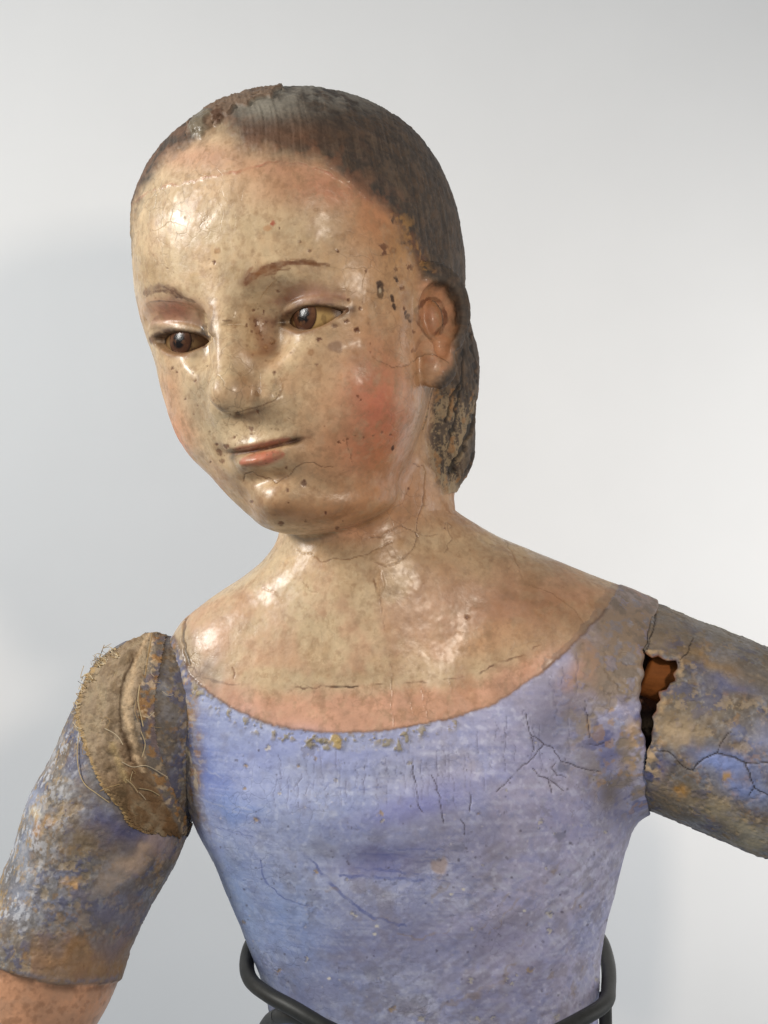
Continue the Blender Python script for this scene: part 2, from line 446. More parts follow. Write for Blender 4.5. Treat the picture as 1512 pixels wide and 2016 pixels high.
def bind(mat_name, rough_scale=1.0, coat=0.0, bump=0.25, fine=900.0, var=0.16, stretch=(1, 1, 1), spec=0.5, crackle=0.0, csize=0.0035):
    m = bpy.data.materials.new(mat_name); m.use_nodes = True
    nt = m.node_tree; L = nt.links; b = nt.nodes['Principled BSDF']
    def nd(t, **k):
        n = nt.nodes.new(t)
        for a, v in k.items(): setattr(n, a, v)
        return n
    ac = nd('ShaderNodeAttribute', attribute_name='paint'); ar = nd('ShaderNodeAttribute', attribute_name='gloss')
    tc = nd('ShaderNodeTexCoord'); mp = nd('ShaderNodeMapping'); mp.inputs['Scale'].default_value = stretch
    L.new(tc.outputs['Object'], mp.inputs['Vector'])
    n1 = nd('ShaderNodeTexNoise'); n1.inputs['Scale'].default_value = fine; n1.inputs['Detail'].default_value = 6; n1.inputs['Roughness'].default_value = 0.65
    n2 = nd('ShaderNodeTexNoise'); n2.inputs['Scale'].default_value = fine*0.22; n2.inputs['Detail'].default_value = 5
    for n in (n1, n2): L.new(mp.outputs[0], n.inputs['Vector'])
    ma = nd('ShaderNodeMath', operation='ADD'); L.new(n1.outputs[0], ma.inputs[0]); L.new(n2.outputs[0], ma.inputs[1])
    mr = nd('ShaderNodeMapRange'); mr.inputs[1].default_value = 0.6; mr.inputs[2].default_value = 1.4
    mr.inputs[3].default_value = 1-var; mr.inputs[4].default_value = 1+var; L.new(ma.outputs[0], mr.inputs[0])
    mx = nd('ShaderNodeVectorMath', operation='SCALE'); L.new(ac.outputs['Color'], mx.inputs[0]); L.new(mr.outputs[0], mx.inputs[3])
    L.new(mx.outputs[0], b.inputs['Base Color'])
    m2 = nd('ShaderNodeMath', operation='MULTIPLY_ADD'); L.new(n2.outputs[0], m2.inputs[0]); m2.inputs[1].default_value = 0.22; L.new(ar.outputs['Fac'], m2.inputs[2])
    m3 = nd('ShaderNodeMath', operation='ADD', use_clamp=True); L.new(m2.outputs[0], m3.inputs[0]); m3.inputs[1].default_value = -0.11
    L.new(m3.outputs[0], b.inputs['Roughness'])
    hsrc = ma.outputs[0]; csrc = mx.outputs[0]
    if crackle:
        n3 = nd('ShaderNodeTexNoise'); n3.inputs['Scale'].default_value = 0.7/csize; n3.inputs['Detail'].default_value = 4; L.new(tc.outputs['Object'], n3.inputs['Vector'])
        v1 = nd('ShaderNodeVectorMath', operation='SCALE'); L.new(n3.outputs['Color'], v1.inputs[0]); v1.inputs[3].default_value = csize*1.3
        v2 = nd('ShaderNodeVectorMath', operation='ADD'); L.new(tc.outputs['Object'], v2.inputs[0]); L.new(v1.outputs[0], v2.inputs[1])
        vo = nd('ShaderNodeTexVoronoi', feature='DISTANCE_TO_EDGE'); vo.inputs['Scale'].default_value = 1/csize; L.new(v2.outputs[0], vo.inputs['Vector'])
        r1 = nd('ShaderNodeMapRange'); r1.inputs[1].default_value = 0.0; r1.inputs[2].default_value = 0.045; r1.inputs[3].default_value = 1; r1.inputs[4].default_value = 0; L.new(vo.outputs['Distance'], r1.inputs[0])
        n4 = nd('ShaderNodeTexNoise'); n4.inputs['Scale'].default_value = 0.16/csize; n4.inputs['Detail'].default_value = 3; L.new(tc.outputs['Object'], n4.inputs['Vector'])
        r2 = nd('ShaderNodeMapRange'); r2.inputs[1].default_value = 0.5; r2.inputs[2].default_value = 0.68; L.new(n4.outputs[0], r2.inputs[0])
        mm = nd('ShaderNodeMath', operation='MULTIPLY'); L.new(r1.outputs[0], mm.inputs[0]); L.new(r2.outputs[0], mm.inputs[1])
        dk_ = nd('ShaderNodeMath', operation='MULTIPLY_ADD'); L.new(mm.outputs[0], dk_.inputs[0]); dk_.inputs[1].default_value = -crackle; dk_.inputs[2].default_value = 1
        cs = nd('ShaderNodeVectorMath', operation='SCALE'); L.new(mx.outputs[0], cs.inputs[0]); L.new(dk_.outputs[0], cs.inputs[3]); L.new(cs.outputs[0], b.inputs['Base Color'])
        hh = nd('ShaderNodeMath', operation='MULTIPLY_ADD'); L.new(mm.outputs[0], hh.inputs[0]); hh.inputs[1].default_value = -0.5; L.new(ma.outputs[0], hh.inputs[2]); hsrc = hh.outputs[0]
    bp = nd('ShaderNodeBump'); bp.inputs['Strength'].default_value = bump; bp.inputs['Distance'].default_value = 0.0006
    L.new(hsrc, bp.inputs['Height']); L.new(bp.outputs[0], b.inputs['Normal'])
    b.inputs['Coat Weight'].default_value = coat; b.inputs['Coat Roughness'].default_value = 0.22
    b.inputs['Specular IOR Level'].default_value = spec
    return m

def mesh_obj(name, V, Q, mat, parent=None, col=None, rgh=None, smooth=True):
    used = np.unique(Q); mp = np.full(len(V), -1, np.int64); mp[used] = np.arange(len(used))
    v = (V[used]*S).astype(np.float32); q = mp[Q]; k = Q.shape[1]
    me = bpy.data.meshes.new(name)
    me.vertices.add(len(v)); me.vertices.foreach_set('co', v.ravel())
    me.loops.add(q.size); me.loops.foreach_set('vertex_index', q.ravel().astype(np.int32))
    me.polygons.add(len(q)); me.polygons.foreach_set('loop_start', (np.arange(len(q))*k).astype(np.int32))
    me.polygons.foreach_set('loop_total', np.full(len(q), k, np.int32))
    me.update(calc_edges=True)
    if smooth: me.shade_smooth()
    if col is not None:
        c = np.ones((len(v), 4), np.float32); c[:, :3] = np.clip(col[used], 0.002, 0.95)
        at = me.attributes.new('paint', 'FLOAT_COLOR', 'POINT'); at.data.foreach_set('color', c.ravel())
        at = me.attributes.new('gloss', 'FLOAT', 'POINT'); at.data.foreach_set('value', np.clip(rgh[used], 0.05, 1).astype(np.float32))
    if mat: me.materials.append(mat)
    o = bpy.data.objects.new(name, me); SC.collection.objects.link(o)
    if parent: o.parent = parent
    return o
def empty(name, loc=(0, 0, 0)):
    o = bpy.data.objects.new(name, None); SC.collection.objects.link(o); o.empty_display_size = 0.01
    return o
rng = np.random.default_rng(7)
M_SKIN = bind('varnished_flesh_paint', coat=0.2, bump=0.26, fine=520, var=0.20, crackle=.25, csize=.0048)
M_HAIR = bind('painted_hair', coat=0.0, bump=0.35, fine=800, var=0.2)
M_BLUE = bind('blue_gesso_paint', coat=0.0, bump=0.26, fine=800, var=0.10, crackle=.2, csize=.0036)
M_WORN = bind('worn_blue_paint', coat=0.0, bump=0.40, fine=750, var=0.2)

figure = empty('carved_figure')
figure['label'] = 'old carved wooden half figure with painted face, tilted head and worn blue bodice'
figure['category'] = 'statue'

# ------------------------------------------------------------------ body: head, neck, chest and bodice in one carved piece
V, Q = grid_surface(f_body, (-480, -440, -1120), (600, 440, 900), HRES, 1)
print('body', len(V), 'verts', round(time.time()-T0, 1), 's')
B = Paint(V, Q); uv = B.uv; hq = to_head(V)
py, px = uv[:, 1], uv[:, 0]
nA = fbm(V, 260, 1, 3); nB = fbm(V, 70, 2, 4); nC = fbm(V, 22, 3, 4); nD = fbm(V, 8, 4, 3)
B.dis += 2.2*nA*0.8+1.0*nB+0.35*nC

# ---- masks
NECKLINE = catmull([(300, 1180), (352, 1275), (375, 1328), (420, 1368), (480, 1404), (540, 1428), (620, 1440), (700, 1441), (760, 1437), (830, 1426), (900, 1410), (960, 1390), (1010, 1362), (1060, 1326), (1110, 1286), (1150, 1246), (1190, 1204), (1222, 1150), (1260, 1080)], 5)
yl = np.interp(px, NECKLINE[:, 0], NECKLINE[:, 1], left=1000, right=1000)
dn, _ = line_d(uv, NECKLINE)
sdn = np.where(py > yl, dn, -dn)+3.0*nC+1.5*nD          # positive in the blue
HAIR = [(252, 520), (258, 470), (266, 420), (280, 380), (298, 348), (322, 318), (352, 294), (384, 276), (425, 252), (452, 268), (470, 296), (505, 304), (560, 314), (618, 312), (655, 330), (690, 360), (722, 392), (760, 412), (788, 450), (800, 486), (818, 520), (828, 550), (872, 566), (892, 600), (897, 640), (892, 690), (882, 718), (870, 740), (856, 752), (846, 800), (842, 850), (846, 905), (858, 950), (880, 992), (960, 1000), (1100, 700), (900, 120), (500, 60), (240, 200), (190, 400), (200, 520)]
sdh = poly_sd(uv+np.c_[7*nC, 7*fbm(V, 24, 13, 3)], HAIR)
backhair = (hq[:, 2] < 70+0.25*hq[:, 1]) & (hq[:, 1] > -345)
earzone = np.linalg.norm((hq-np.array([290., -75., 45.]))/np.array([70., 120., 75.]), axis=1)
sof = .25+.75*sstep(660, 560, px)*sstep(360, 320, py)*sstep(400, 430, px)
hairM = np.where(B.face > 0.0, 1-sstep(-7-26*sof, 9+16*sof, sdh), backhair.astype(float))
hairM[(hq[:, 1] < -390)] = 0
blueM = sstep(-1.5, 2.5, sdn)*(py > 1000)
headM = 1-sstep(1010, 1075, py+0.05*px*0)
B.dis += blueM*2.2+hairM*4.0*sstep(0.2, 1.0, hairM)

# ---- flesh
cream = lin(212, 192, 156)
B.col[:] = cream
B.mix(0.55*sstep(-0.1, 0.7, nA), lin(196, 182, 150))
B.mix(0.45*sstep(0.0, 0.8, nB), lin(214, 178, 136))
B.mix(0.30*sstep(0.1, 0.7, fbm(V, (40, 40, 120), 41, 3)), lin(180, 158, 122))
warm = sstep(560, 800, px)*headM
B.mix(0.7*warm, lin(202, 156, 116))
for a in [(738, 800, 88, 118, (214, 116, 92), .72), (720, 880, 110, 60, (204, 128, 88), .6), (650, 372, 170, 46, (206, 136, 106), .75), (740, 440, 60, 70, (206, 138, 92), .6),
          (395, 306, 130, 36, (214, 160, 136), .6), (560, 335, 110, 22, (210, 146, 116), .55), (338, 880, 40, 75, (220, 128, 92), .8), (334, 770, 26, 60, (214, 150, 112), .5), (380, 960, 60, 50, (208, 140, 96), .4),
          (340, 612, 60, 26, (204, 118, 96), .75), (602, 572, 66, 18, (150, 112, 108), .55), (600, 592, 60, 9, (196, 130, 100), .5), (516, 655, 22, 30, (132, 88, 52), .5), (530, 690, 22, 26, (150, 110, 92), .4),
          (486, 770, 46, 26, (186, 130, 96), .35), (545, 990, 90, 26, (172, 118, 70), .5), (660, 1005, 120, 46, (184, 124, 72), .6), (700, 1050, 90, 30, (212, 146, 108), .55), (630, 900, 60, 50, (196, 140, 98), .35),
          (470, 548, 50, 20, (176, 150, 108), .5), (300, 540, 40, 30, (182, 152, 106), .4), (400, 625, 16, 40, (120, 92, 62), .4), (290, 620, 18, 40, (170, 140, 118), .5), (385, 790, 22, 40, (146, 138, 118), .35),  # last one: the nose's shadow painted on the far cheek
          (790, 480, 36, 60, (206, 158, 92), .7), (770, 560, 40, 60, (206, 168, 118), .5), (840, 880, 46, 110, (200, 174, 142), .75), (880, 990, 60, 50, (186, 156, 120), .5),
          (1000, 1200, 190, 70, (192, 138, 102), .75), (1110, 1180, 110, 50, (172, 124, 92), .7), (860, 1110, 120, 60, (186, 144, 104), .5), (900, 1270, 140, 50, (206, 152, 112), .5),
          (560, 1170, 60, 60, (216, 206, 170), .5), (440, 1250, 80, 50, (206, 168, 140), .4), (1080, 1110, 160, 34, (160, 132, 106), .6), (400, 1200, 70, 30, (190, 162, 134), .5)]:
    x, y, rx, ry, c, al = a
    B.blob(x, y, rx, ry, lin(*c), al, warp=min(rx, ry)*0.25)
ez = (1-sstep(0.85, 1.1, earzone))*(hairM < 0.6)
B.mix(0.62*ez, lin(214, 156, 120))
# eyes, lids and lips follow the carving
for s in (1, -1):
    a, b, rad, z = eye_ang(hq, s)
    on = (z > 0) & (rad < ER+34) & B.vis & (np.abs(a) < 84)
    up = b-lid_up(a, s); lo = lid_lo(a, s)-b
    B.mix(np.where(on, (1-sstep(2, 7, np.abs(up)))*0.85*sstep(-78, -60, a)*(1-sstep(62, 78, a))*sstep(-0.7, 0.1, nC), 0), lin(66, 40, 24))
    B.mix(np.where(on, (1-sstep(2, 6, np.abs(lo)))*0.6*(np.abs(a) < 66), 0), lin(120, 78, 40))
    B.mix(np.where(on & (rad < ER+9), 0.8*(almond(a, b, s) < -1), 0), lin(80, 52, 28))
    B.mix(np.where(on, 0.55*np.exp(-((up-19)/6)**2)*(np.abs(a) < 60), 0), lin(150, 108, 92))
mu = hq[:, 0]+0.06*np.minimum(hq[:, 1], 0)-4; mv = hq[:, 1]+246-0.0008*mu**2-0.02*mu
mo = (hq[:, 2] > 150)&(np.abs(mu) < 110)&B.vis
lipn = 3*nC
B.mix(np.where(mo, 0.75*(1-sstep(-4, 4, np.abs(mv-6+lipn*0.6)-7*np.sqrt(np.clip(1-((mu-8)/60)**2, 0, 1))))*(np.abs(mu-8) < 60), 0), lin(158, 62, 40))
B.mix(np.where(mo, 0.75*(1-sstep(-5, 4, np.abs(mv+17+lipn*0.6)-14*np.sqrt(np.clip(1-((mu-6)/47)**2, 0, 1))))*(np.abs(mu-6) < 47), 0), lin(188, 84, 60))
B.mix(np.where(mo, 0.85*(1-sstep(1.5, 5, np.abs(mv)))*(1-sstep(58, 84, np.abs(mu-6))), 0), lin(86, 30, 16))
B.mix(np.where(mo, 0.9*np.exp(-((mu-72)/13)**2-(mv/7)**2), 0), lin(30, 20, 14))
B.mix(np.where(mo, 0.8*np.exp(-((mu+60)/16)**2-((mv+6)/8)**2), 0), lin(52, 42, 32))
# grime round the eyes, with the sockets' shadow painted in
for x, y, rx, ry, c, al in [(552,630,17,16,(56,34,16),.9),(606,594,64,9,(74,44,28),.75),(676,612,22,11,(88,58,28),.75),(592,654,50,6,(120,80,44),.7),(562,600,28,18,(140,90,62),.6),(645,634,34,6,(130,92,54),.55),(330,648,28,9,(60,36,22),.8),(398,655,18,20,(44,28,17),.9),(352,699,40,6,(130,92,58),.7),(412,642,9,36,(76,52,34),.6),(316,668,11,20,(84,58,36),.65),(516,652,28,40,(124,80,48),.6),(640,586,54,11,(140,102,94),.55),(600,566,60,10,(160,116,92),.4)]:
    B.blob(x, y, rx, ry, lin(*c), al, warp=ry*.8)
for x, y, rx, ry, c, al in [(500,705,36,60,(178,126,86),.45),(396,800,24,36,(150,128,100),.4),(520,930,52,12,(150,102,60),.5),(570,1010,110,18,(128,82,42),.55),(440,955,50,24,(156,112,74),.5),(600,862,14,12,(120,76,44),.5),(450,885,14,10,(110,74,40),.6),(500,826,44,12,(160,116,70),.4),(700,960,110,40,(172,118,72),.4),(610,760,50,60,(190,140,104),.35),(760,930,50,40,(178,126,84),.5),(800,1000,60,60,(190,146,112),.4)]:  # rust grime plus painted shade beside the nose, under lip and chin
    B.blob(x, y, rx, ry, lin(*c), al, warp=ry*.8)
# brows
br = lin(112, 64, 28)
BR = catmull([(480, 556), (500, 540), (528, 527), (562, 519), (600, 516), (646, 522)], 8)
for k in range(34):
    t0 = rng.uniform(0, .82); i0 = int(t0*(len(BR)-1)); i1 = min(len(BR)-1, i0+int(rng.uniform(5, 12))); wd = 12*(1-t0)**.7+3
    B.line(BR[i0:i1:2]+np.array([0, rng.normal(2, wd*.42)]), rng.uniform(2, 5), br if rng.random() < .6 else lin(140, 92, 48), rng.uniform(.5, .9), jit=3, seed=k)
B.line(BR, 11, lin(104, 60, 26), .7, jit=3, patch=2.6)
for k in range(0, len(BR), 3):
    t0 = k/len(BR); B.blob(BR[k, 0], BR[k, 1]+3, 16, 9-5*t0, lin(112, 68, 34), .42*(1-.5*t0), warp=3)
B.blob(507, 543, 34, 15, lin(128, 82, 42), .6, ang=-25, warp=6)
for k in range(5):
    B.line([(288, 578+k*2.0), (306, 563+k*3.2), (328, 562+k*3.4), (346, 574+k*2.6), (358, 583+k)], 1.8, lin(66, 34, 22), .9, jit=4, seed=k, smooth=True, patch=0.7)
for x, y in ((292, 574), (306, 567), (322, 567), (338, 574), (352, 583)): B.blob(x, y, 13, 9, lin(96, 62, 42), .5, warp=3)
B.line([(285, 580), (300, 568), (322, 566), (345, 577), (358, 586)], 15, lin(92, 58, 38), .6, jit=5, smooth=True, patch=1.6)
B.line([(360, 586), (376, 593), (392, 598)], 6, lin(110, 84, 58), .7, patch=0.5)
B.line([(421, 590), (438, 593), (456, 591)], 5, lin(120, 88, 50), .75, jit=3, patch=0.6)
B.line([(437, 631), (456, 631)], 2, lin(112, 82, 52), .8)
B.line([(272, 578), (268, 600), (276, 628)], 6, lin(120, 96, 72), .5, patch=0.8)
# nose underline and nostril side, with the shadow under the nose painted in
B.line([(466, 814), (500, 803), (526, 796), (544, 786), (552, 770)], 2.2, lin(104, 68, 38), .6, depth=.8, smooth=True)
B.line([(548, 740), (556, 760), (553, 776), (545, 785)], 2.2, lin(150, 108, 66), .6, smooth=True)
B.blob(496, 812, 36, 8, lin(104, 66, 30), .75, ang=-18); B.blob(468, 818, 10, 7, lin(54, 34, 18), .8)
# ear folds: shade painted in dark to deepen them, with some dirt
for pts in ([(826, 640), (822, 612), (836, 594), (856, 588), (872, 606), (876, 634), (866, 650), (850, 664), (836, 656), (826, 640)], [(815, 690), (830, 668), (836, 660)]):
    B.line(pts, 9, lin(98, 54, 30), .8, jit=4, smooth=True, patch=1.4)
B.blob(845, 708, 12, 10, lin(150, 92, 52), .5); B.blob(850, 628, 24, 32, lin(150, 84, 50), .5); B.blob(800, 590, 10, 20, lin(120, 80, 52), .4)
# dirt speckle
spk = fbm(V, 10, 61, 2)
B.mix(0.28*sstep(0.7, 1.0, spk)*(1-blueM)*(1-hairM), lin(150, 112, 74))
B.mix(0.35*sstep(0.25, 0.8, nB*nC*3+spk*0.3)*sstep(880, 1010, py)*headM, lin(136, 92, 48))
spots = [(422,516,4),(547,573,4),(519,614,3),(523,634,4),(535,671,6),(500,611,3),(504,632,4),(496,652,3),(540,734,4),(508,810,4),(545,831,3),(495,844,5),(535,844,2),(462,861,3),(467,815,5),
 (381,816,2),(389,799,2),(364,786,2),(383,750,3),(379,734,2),(408,720,2),(402,680,3),(339,725,3),(347,733,2),(569,824,2),(756,486,7),(756,498,5),(808,527,5),(780,530,4),(797,608,3),(815,654,3.5),(792,567,5),
 (702,649,6),(659,642,5),(686,590,4),(627,668,5),(624,717,3),(729,694,3),(705,780,3),(710,788,2.5),(709,608,4),(664,493,4),(610,494,3),(591,476,3),(721,533,3),(682,632,5),(550,449,2),(402,433,2),(362,428,2),(329,528,2),
 (592,477,2),(665,494,3),(432,890,6),(445,879,5),(436,908,5),(414,910,2),(427,875,3),(598,953,7),(566,965,3.5),(564,922,3),(568,990,2),(495,988,3),(553,1031,5),(601,1027,3),(664,1041,4),(641,1011,3),(684,865,3),
 (700,858,2),(716,862,2),(735,858,2),(752,852,2.5),(768,856,2),(667,872,3),(676,868,2),(920,1215,4),(875,1040,2),(803,962,3),(505,640,3),(512,655,4),(517,668,3),(486,640,3)]
for x, y, r in spots:
    i, m = B.blob(x, y, r*rng.uniform(.85, 1.2), r*rng.uniform(.8, 1.3), lin(92, 44, 14), rng.uniform(.6, .95), ang=rng.uniform(0, 90), soft=False, warp=r*.5); B.dis[i] -= 1.0*m
for x, y, r in [(523,683,5),(506,775,7),(612,694,7),(774,493,7),(428,494,7),(480,920,6),(622,413,5),(535,671,8)]:
    B.blob(x, y, r, r, lin(150, 104, 58), .6, soft=False, warp=1.5); B.blob(x, y, r*.5, r*.5, lin(196, 160, 116), .55, soft=False)
B.blob(661, 683, 15, 13, lin(142, 112, 90), .7, soft=False, warp=3)
dk = lin(34, 20, 10)
for x, y, rx, ry, an in [(779,547,5,3,20),(782,552,3,5,0),(748,560,8,9,0),(748,581,7,8,0),(749,570,7,10,0),(772,587,4,9,-12),(776,604,4,8,-20),(803,624,6,6,0),(799,616,3,5,30),(773,434,3,8,0),(793,478,5,4,0),(803,474,4,5,0),(810,470,4,4,0),(812,480,4,4,0),(468,816,5,4,0),(808,632,4,4,0),(773,882,3,6,30)]:
    B.blob(x, y, rx, ry, lin(50, 26, 10) if x > 745 else lin(60, 38, 20), .9, ang=an, soft=False, warp=1.5)
B.blob(748, 572, 3, 5, lin(225, 215, 190), .95, soft=False)
B.blob(537, 439, 5, 6, lin(172, 72, 40), .9, soft=False, warp=2); B.blob(524, 448, 9, 6, lin(196, 140, 92), .6, soft=False, warp=3)
for k in range(120):
    x, y = rng.uniform(260, 880), rng.uniform(420, 1050); r = rng.uniform(0.9, 2.1)
    B.blob(x, y, r, r, lin(110, 70, 40), rng.uniform(.25, .7), soft=False)
for k in range(38):
    x, y = rng.normal(515, 26), rng.normal(645, 26); r = rng.uniform(.9, 2.8)
    B.blob(x, y, r, r, lin(110, 70, 36), rng.uniform(.3, .7), soft=False, warp=1)
for k in range(50):
    x, y = rng.normal(500, 40), rng.normal(860, 30); r = rng.uniform(1.0, 2.6)
    B.blob(x, y, r, r, lin(110, 74, 40), rng.uniform(.3, .7), soft=False)
# cracks in the flesh paint
ck = lin(108, 76, 48)
for pts, w, al in [([(480,948),(482,936),(497,930),(512,938),(527,942),(545,950),(560,942),(570,935),(582,922),(600,912),(618,910),(632,918),(655,920)],2.0,.9),
    ([(584,1083),(594,1089),(614,1089),(634,1105),(657,1101),(689,1101),(721,1091),(748,1078),(770,1066)],2.0,.9), ([(715,1061),(749,1057),(786,1035),(818,1047),(822,1059),(812,1083),(780,1107),(757,1115),(735,1108)],2.0,.85),
    ([(820,1047),(820,1023),(832,996),(834,968),(837,930),(830,915),(820,918),(810,912)],1.8,.8), ([(822,1051),(842,1056),(862,1052)],1.4,.7), ([(878,1030),(874,1040),(882,1046),(888,1036),(880,1030),(888,1060),(880,1080),(874,1090)],1.4,.6),
    ([(735,705),(758,714),(770,722),(800,721),(812,712)],1.6,.8), ([(815,711),(835,697),(850,696),(866,702),(884,714)],2.4,.95), ([(680,860),(688,890),(692,912)],1.3,.7), ([(748,1160),(750,1190),(756,1240)],1.3,.7),
    ([(768,1290),(772,1340),(773,1400),(776,1436)],1.4,.7), ([(828,1345),(836,1385),(842,1412)],1.2,.6), ([(590,1140),(608,1160),(625,1168)],1.2,.5), ([(520,1158),(540,1166),(556,1180)],1.2,.45), ([(885,1340),(892,1365)],1.2,.6),
    ([(812,1385),(815,1405)],1.2,.5), ([(1040,1150),(1090,1170),(1130,1200),(1150,1230)],1.4,.5), ([(980,1040),(1010,1090),(1030,1140)],1.2,.4)]:
    B.line(pts, w*.85, ck, al*.85, depth=1.2, jit=2.4)
# raised edge of paint across the forehead
i_m = B.line([(258,408),(285,384),(320,368),(380,356),(430,346),(480,336),(530,320),(580,320),(610,328),(640,338),(690,366),(730,396)], 3, lin(188, 116, 92), .6, depth=-1.5, jit=4, patch=1.2)
B.line([(258,404),(285,380),(320,364),(380,352),(430,342),(480,332),(530,316),(580,316),(610,324),(640,334),(690,362)], 3, lin(226, 196, 166), .5, depth=-1.2, jit=4, patch=1.0)
# drip on the neck
i, m = B.blob(752, 1110, 30, 34, lin(196, 150, 112), .3, warp=6, rough=.12); B.dis[i] += 3.5*m
i, m = B.blob(748, 1150, 10, 26, lin(190, 150, 106), .5, warp=5, rough=.12, soft=False); B.dis[i] += 3.5*m
B.line([(737,1140),(742,1165),(752,1174),(768,1170)], 5, lin(112, 76, 40), .8, jit=3, smooth=True, patch=1.2)
B.line([(768,1180),(800,1178),(826,1160),(836,1146)], 4, lin(140, 104, 66), .6, jit=4, patch=0.8)
# older neckline and pink band
OLD = [(352, 1290), (372, 1312), (400, 1334), (450, 1346), (520, 1355), (610, 1354), (700, 1350), (780, 1346), (860, 1341), (920, 1332), (970, 1312), (1020, 1290), (1080, 1262)]
OLDc = catmull(OLD, 5); yo = np.interp(px, OLDc[:, 0], OLDc[:, 1])
B.mix(np.where((py > 1200)&(px > 340)&(px < 1200), 0.75*sstep(-14, 34, py-yo+8*nC+6*nB), 0)*sstep(350, 420, px), lin(222, 166, 140))
B.line(OLD[:4]+[(470, 1348)], 4.5, lin(96, 78, 60), .8, jit=3, patch=1.0); B.line(OLD[4:], 3, lin(116, 80, 54), .75, jit=3.5, patch=0.35)
B.line([(640,1352),(680,1350),(705,1351)], 4, lin(80, 62, 44), .8, jit=3, patch=1)
B.line([(900,1336),(940,1326),(985,1302),(1010,1296)], 4, lin(96, 66, 44), .7, jit=3, patch=.5)
B.line([(368, 1212), (360, 1236), (360, 1262), (368, 1292), (373, 1306)], 6, lin(58, 50, 40), .9, depth=3, jit=2, taper=False)
B.line([(458,1315),(462,1328),(458,1338)], 4, lin(96, 66, 40), .8, depth=1, smooth=True)
B.line([(1225, 1150), (1190, 1190), (1160, 1235), (1120, 1280), (1080, 1310)], 26, lin(112, 104, 100), .6, jit=6, smooth=True, taper=False, patch=2)
B.rgh = np.where(py < 1300, 0.29, 0.36)+0.10*sstep(-0.2, 0.6, nB)+0.16*sstep(0.1, 0.6, nC)+0.12*sstep(.1, .6, nD)
dull = sstep(.05, .35, fbm(V, 50, 161, 5, .62)); B.rgh += .26*dull+.04; darkp = sstep(.30, .12, B.col.mean(1)); B.rgh += .25*darkp
B.rgh += 0.12*sstep(1330, 1380, py)+0.15*sstep(950, 1150, px)+0.10*ez

# ---- flesh colour darkened overall, further towards the right of the head
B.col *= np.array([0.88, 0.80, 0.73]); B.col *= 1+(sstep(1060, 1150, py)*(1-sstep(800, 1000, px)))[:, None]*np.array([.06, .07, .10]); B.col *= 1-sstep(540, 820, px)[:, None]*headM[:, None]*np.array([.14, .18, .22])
B.mix(.38*sstep(-.15, .55, fbm(V, 44, 151, 5, .62))*(.45+.55*sstep(480, 760, px)), lin(150, 108, 70))
B.mix(.42*sstep(.0, .6, fbm(V, 15, 152, 5, .68)), lin(146, 108, 74)); B.mix(.35*sstep(.2, .6, fbm(V, (9, 9, 30), 154, 4, .6)), lin(150, 118, 84)); B.mix(.4*sstep(1080, 1180, py)*sstep(-.3, .5, nB), lin(196, 150, 122)); B.mix(.16*sstep(.1, .7, -fbm(V, 24, 153, 4, .6)), lin(200, 176, 140))
# ---- hair
hz = np.c_[.857*hq[:, 0]-.515*hq[:, 2], hq[:, 1], .515*hq[:, 0]+.857*hq[:, 2]]
hz[:, 0] += 5*fbm(hq, 110, 74, 2)
st1 = vnoise(hz, (2.4, 80, 80), 71); st2 = vnoise(hz, (4.4, 120, 120), 72); st3 = fbm(V, 9, 73, 3)
strand = 0.5*st1+0.35*st2+0.5*st3
hcol = lin(72, 61, 51)+np.zeros((len(V), 3))
def hm(m, c):
    global hcol
    hcol = hcol+(np.array(c)-hcol)*np.clip(m, 0, 1)[:, None]
hm(0.6*sstep(0.1, 0.75, strand), lin(108, 90, 72)); hm(0.5*sstep(0.05, 0.7, -strand), lin(48, 42, 37))
hm(0.35*sstep(0.1, 0.7, nC), lin(112, 92, 76)); hm(0.4*sstep(0.1, 0.7, -nB), lin(58, 53, 50)); hm(.5*sstep(.0, .5, fbm(V, 16, 76, 5, .7)), lin(96, 74, 54)); hm(.4*sstep(.1, .5, -fbm(V, 12, 78, 5, .7)), lin(46, 38, 33)); hm(.35*sstep(.25, .6, fbm(V, 30, 77, 4, .6)), lin(110, 92, 74))
hm(0.75*(1-sstep(190, 250, py+12*nC))*sstep(-0.6, 0.6, nC), lin(150, 144, 132))
hm(0.8*np.exp(-((px-520)/70)**2-((py-215)/26)**2), lin(146, 140, 126))
hm(0.85*np.exp(-((px-550)/110)**2-((py-272)/30)**2), lin(104, 74, 52))
hm(0.75*np.exp(-((px-600)/90)**2-((py-288)/18)**2)*sstep(-0.5, 0.5, nC), lin(104, 66, 40))
edge = np.exp(-((sdh+10)/12)**2)
hm(0.55*edge*sstep(-0.4, 0.5, nC)*(py < 560)*(px > 480), lin(122, 74, 46)); hm(0.5*edge*(py > 420)*(py < 540)*sstep(-.2, .4, nD), lin(190, 142, 78))
nape = sstep(750, 800, py)*(1-sstep(905, 935, px+0.25*(py-850)))
hm(0.9*nape*sstep(-0.2, 0.2, fbm(V, (5, 5, 11), 81, 4, .75)+.8*nB)*.8, lin(160, 140, 108))
hm(0.7*sstep(700, 780, py)*sstep(0.35, 0.6, fbm(V, (14, 14, 40), 82, 3)), lin(150, 110, 66))
hm(0.8*sstep(940, 985, py+10*nC)*sstep(-.4, .3, nC), lin(178, 156, 124))
hm(.55*np.exp(-((sdh+16)/26)**2)*(py < 400)*sstep(-.5, .4, nC)*B.vis, lin(128, 92, 68)); hcol = hcol*np.array([.92, .89, .86])
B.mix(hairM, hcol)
B.rgh = B.rgh*(1-hairM)+hairM*(0.72-0.1*sstep(0, 1, strand))
B.dis += hairM*(1.5*strand+0.9*nC)
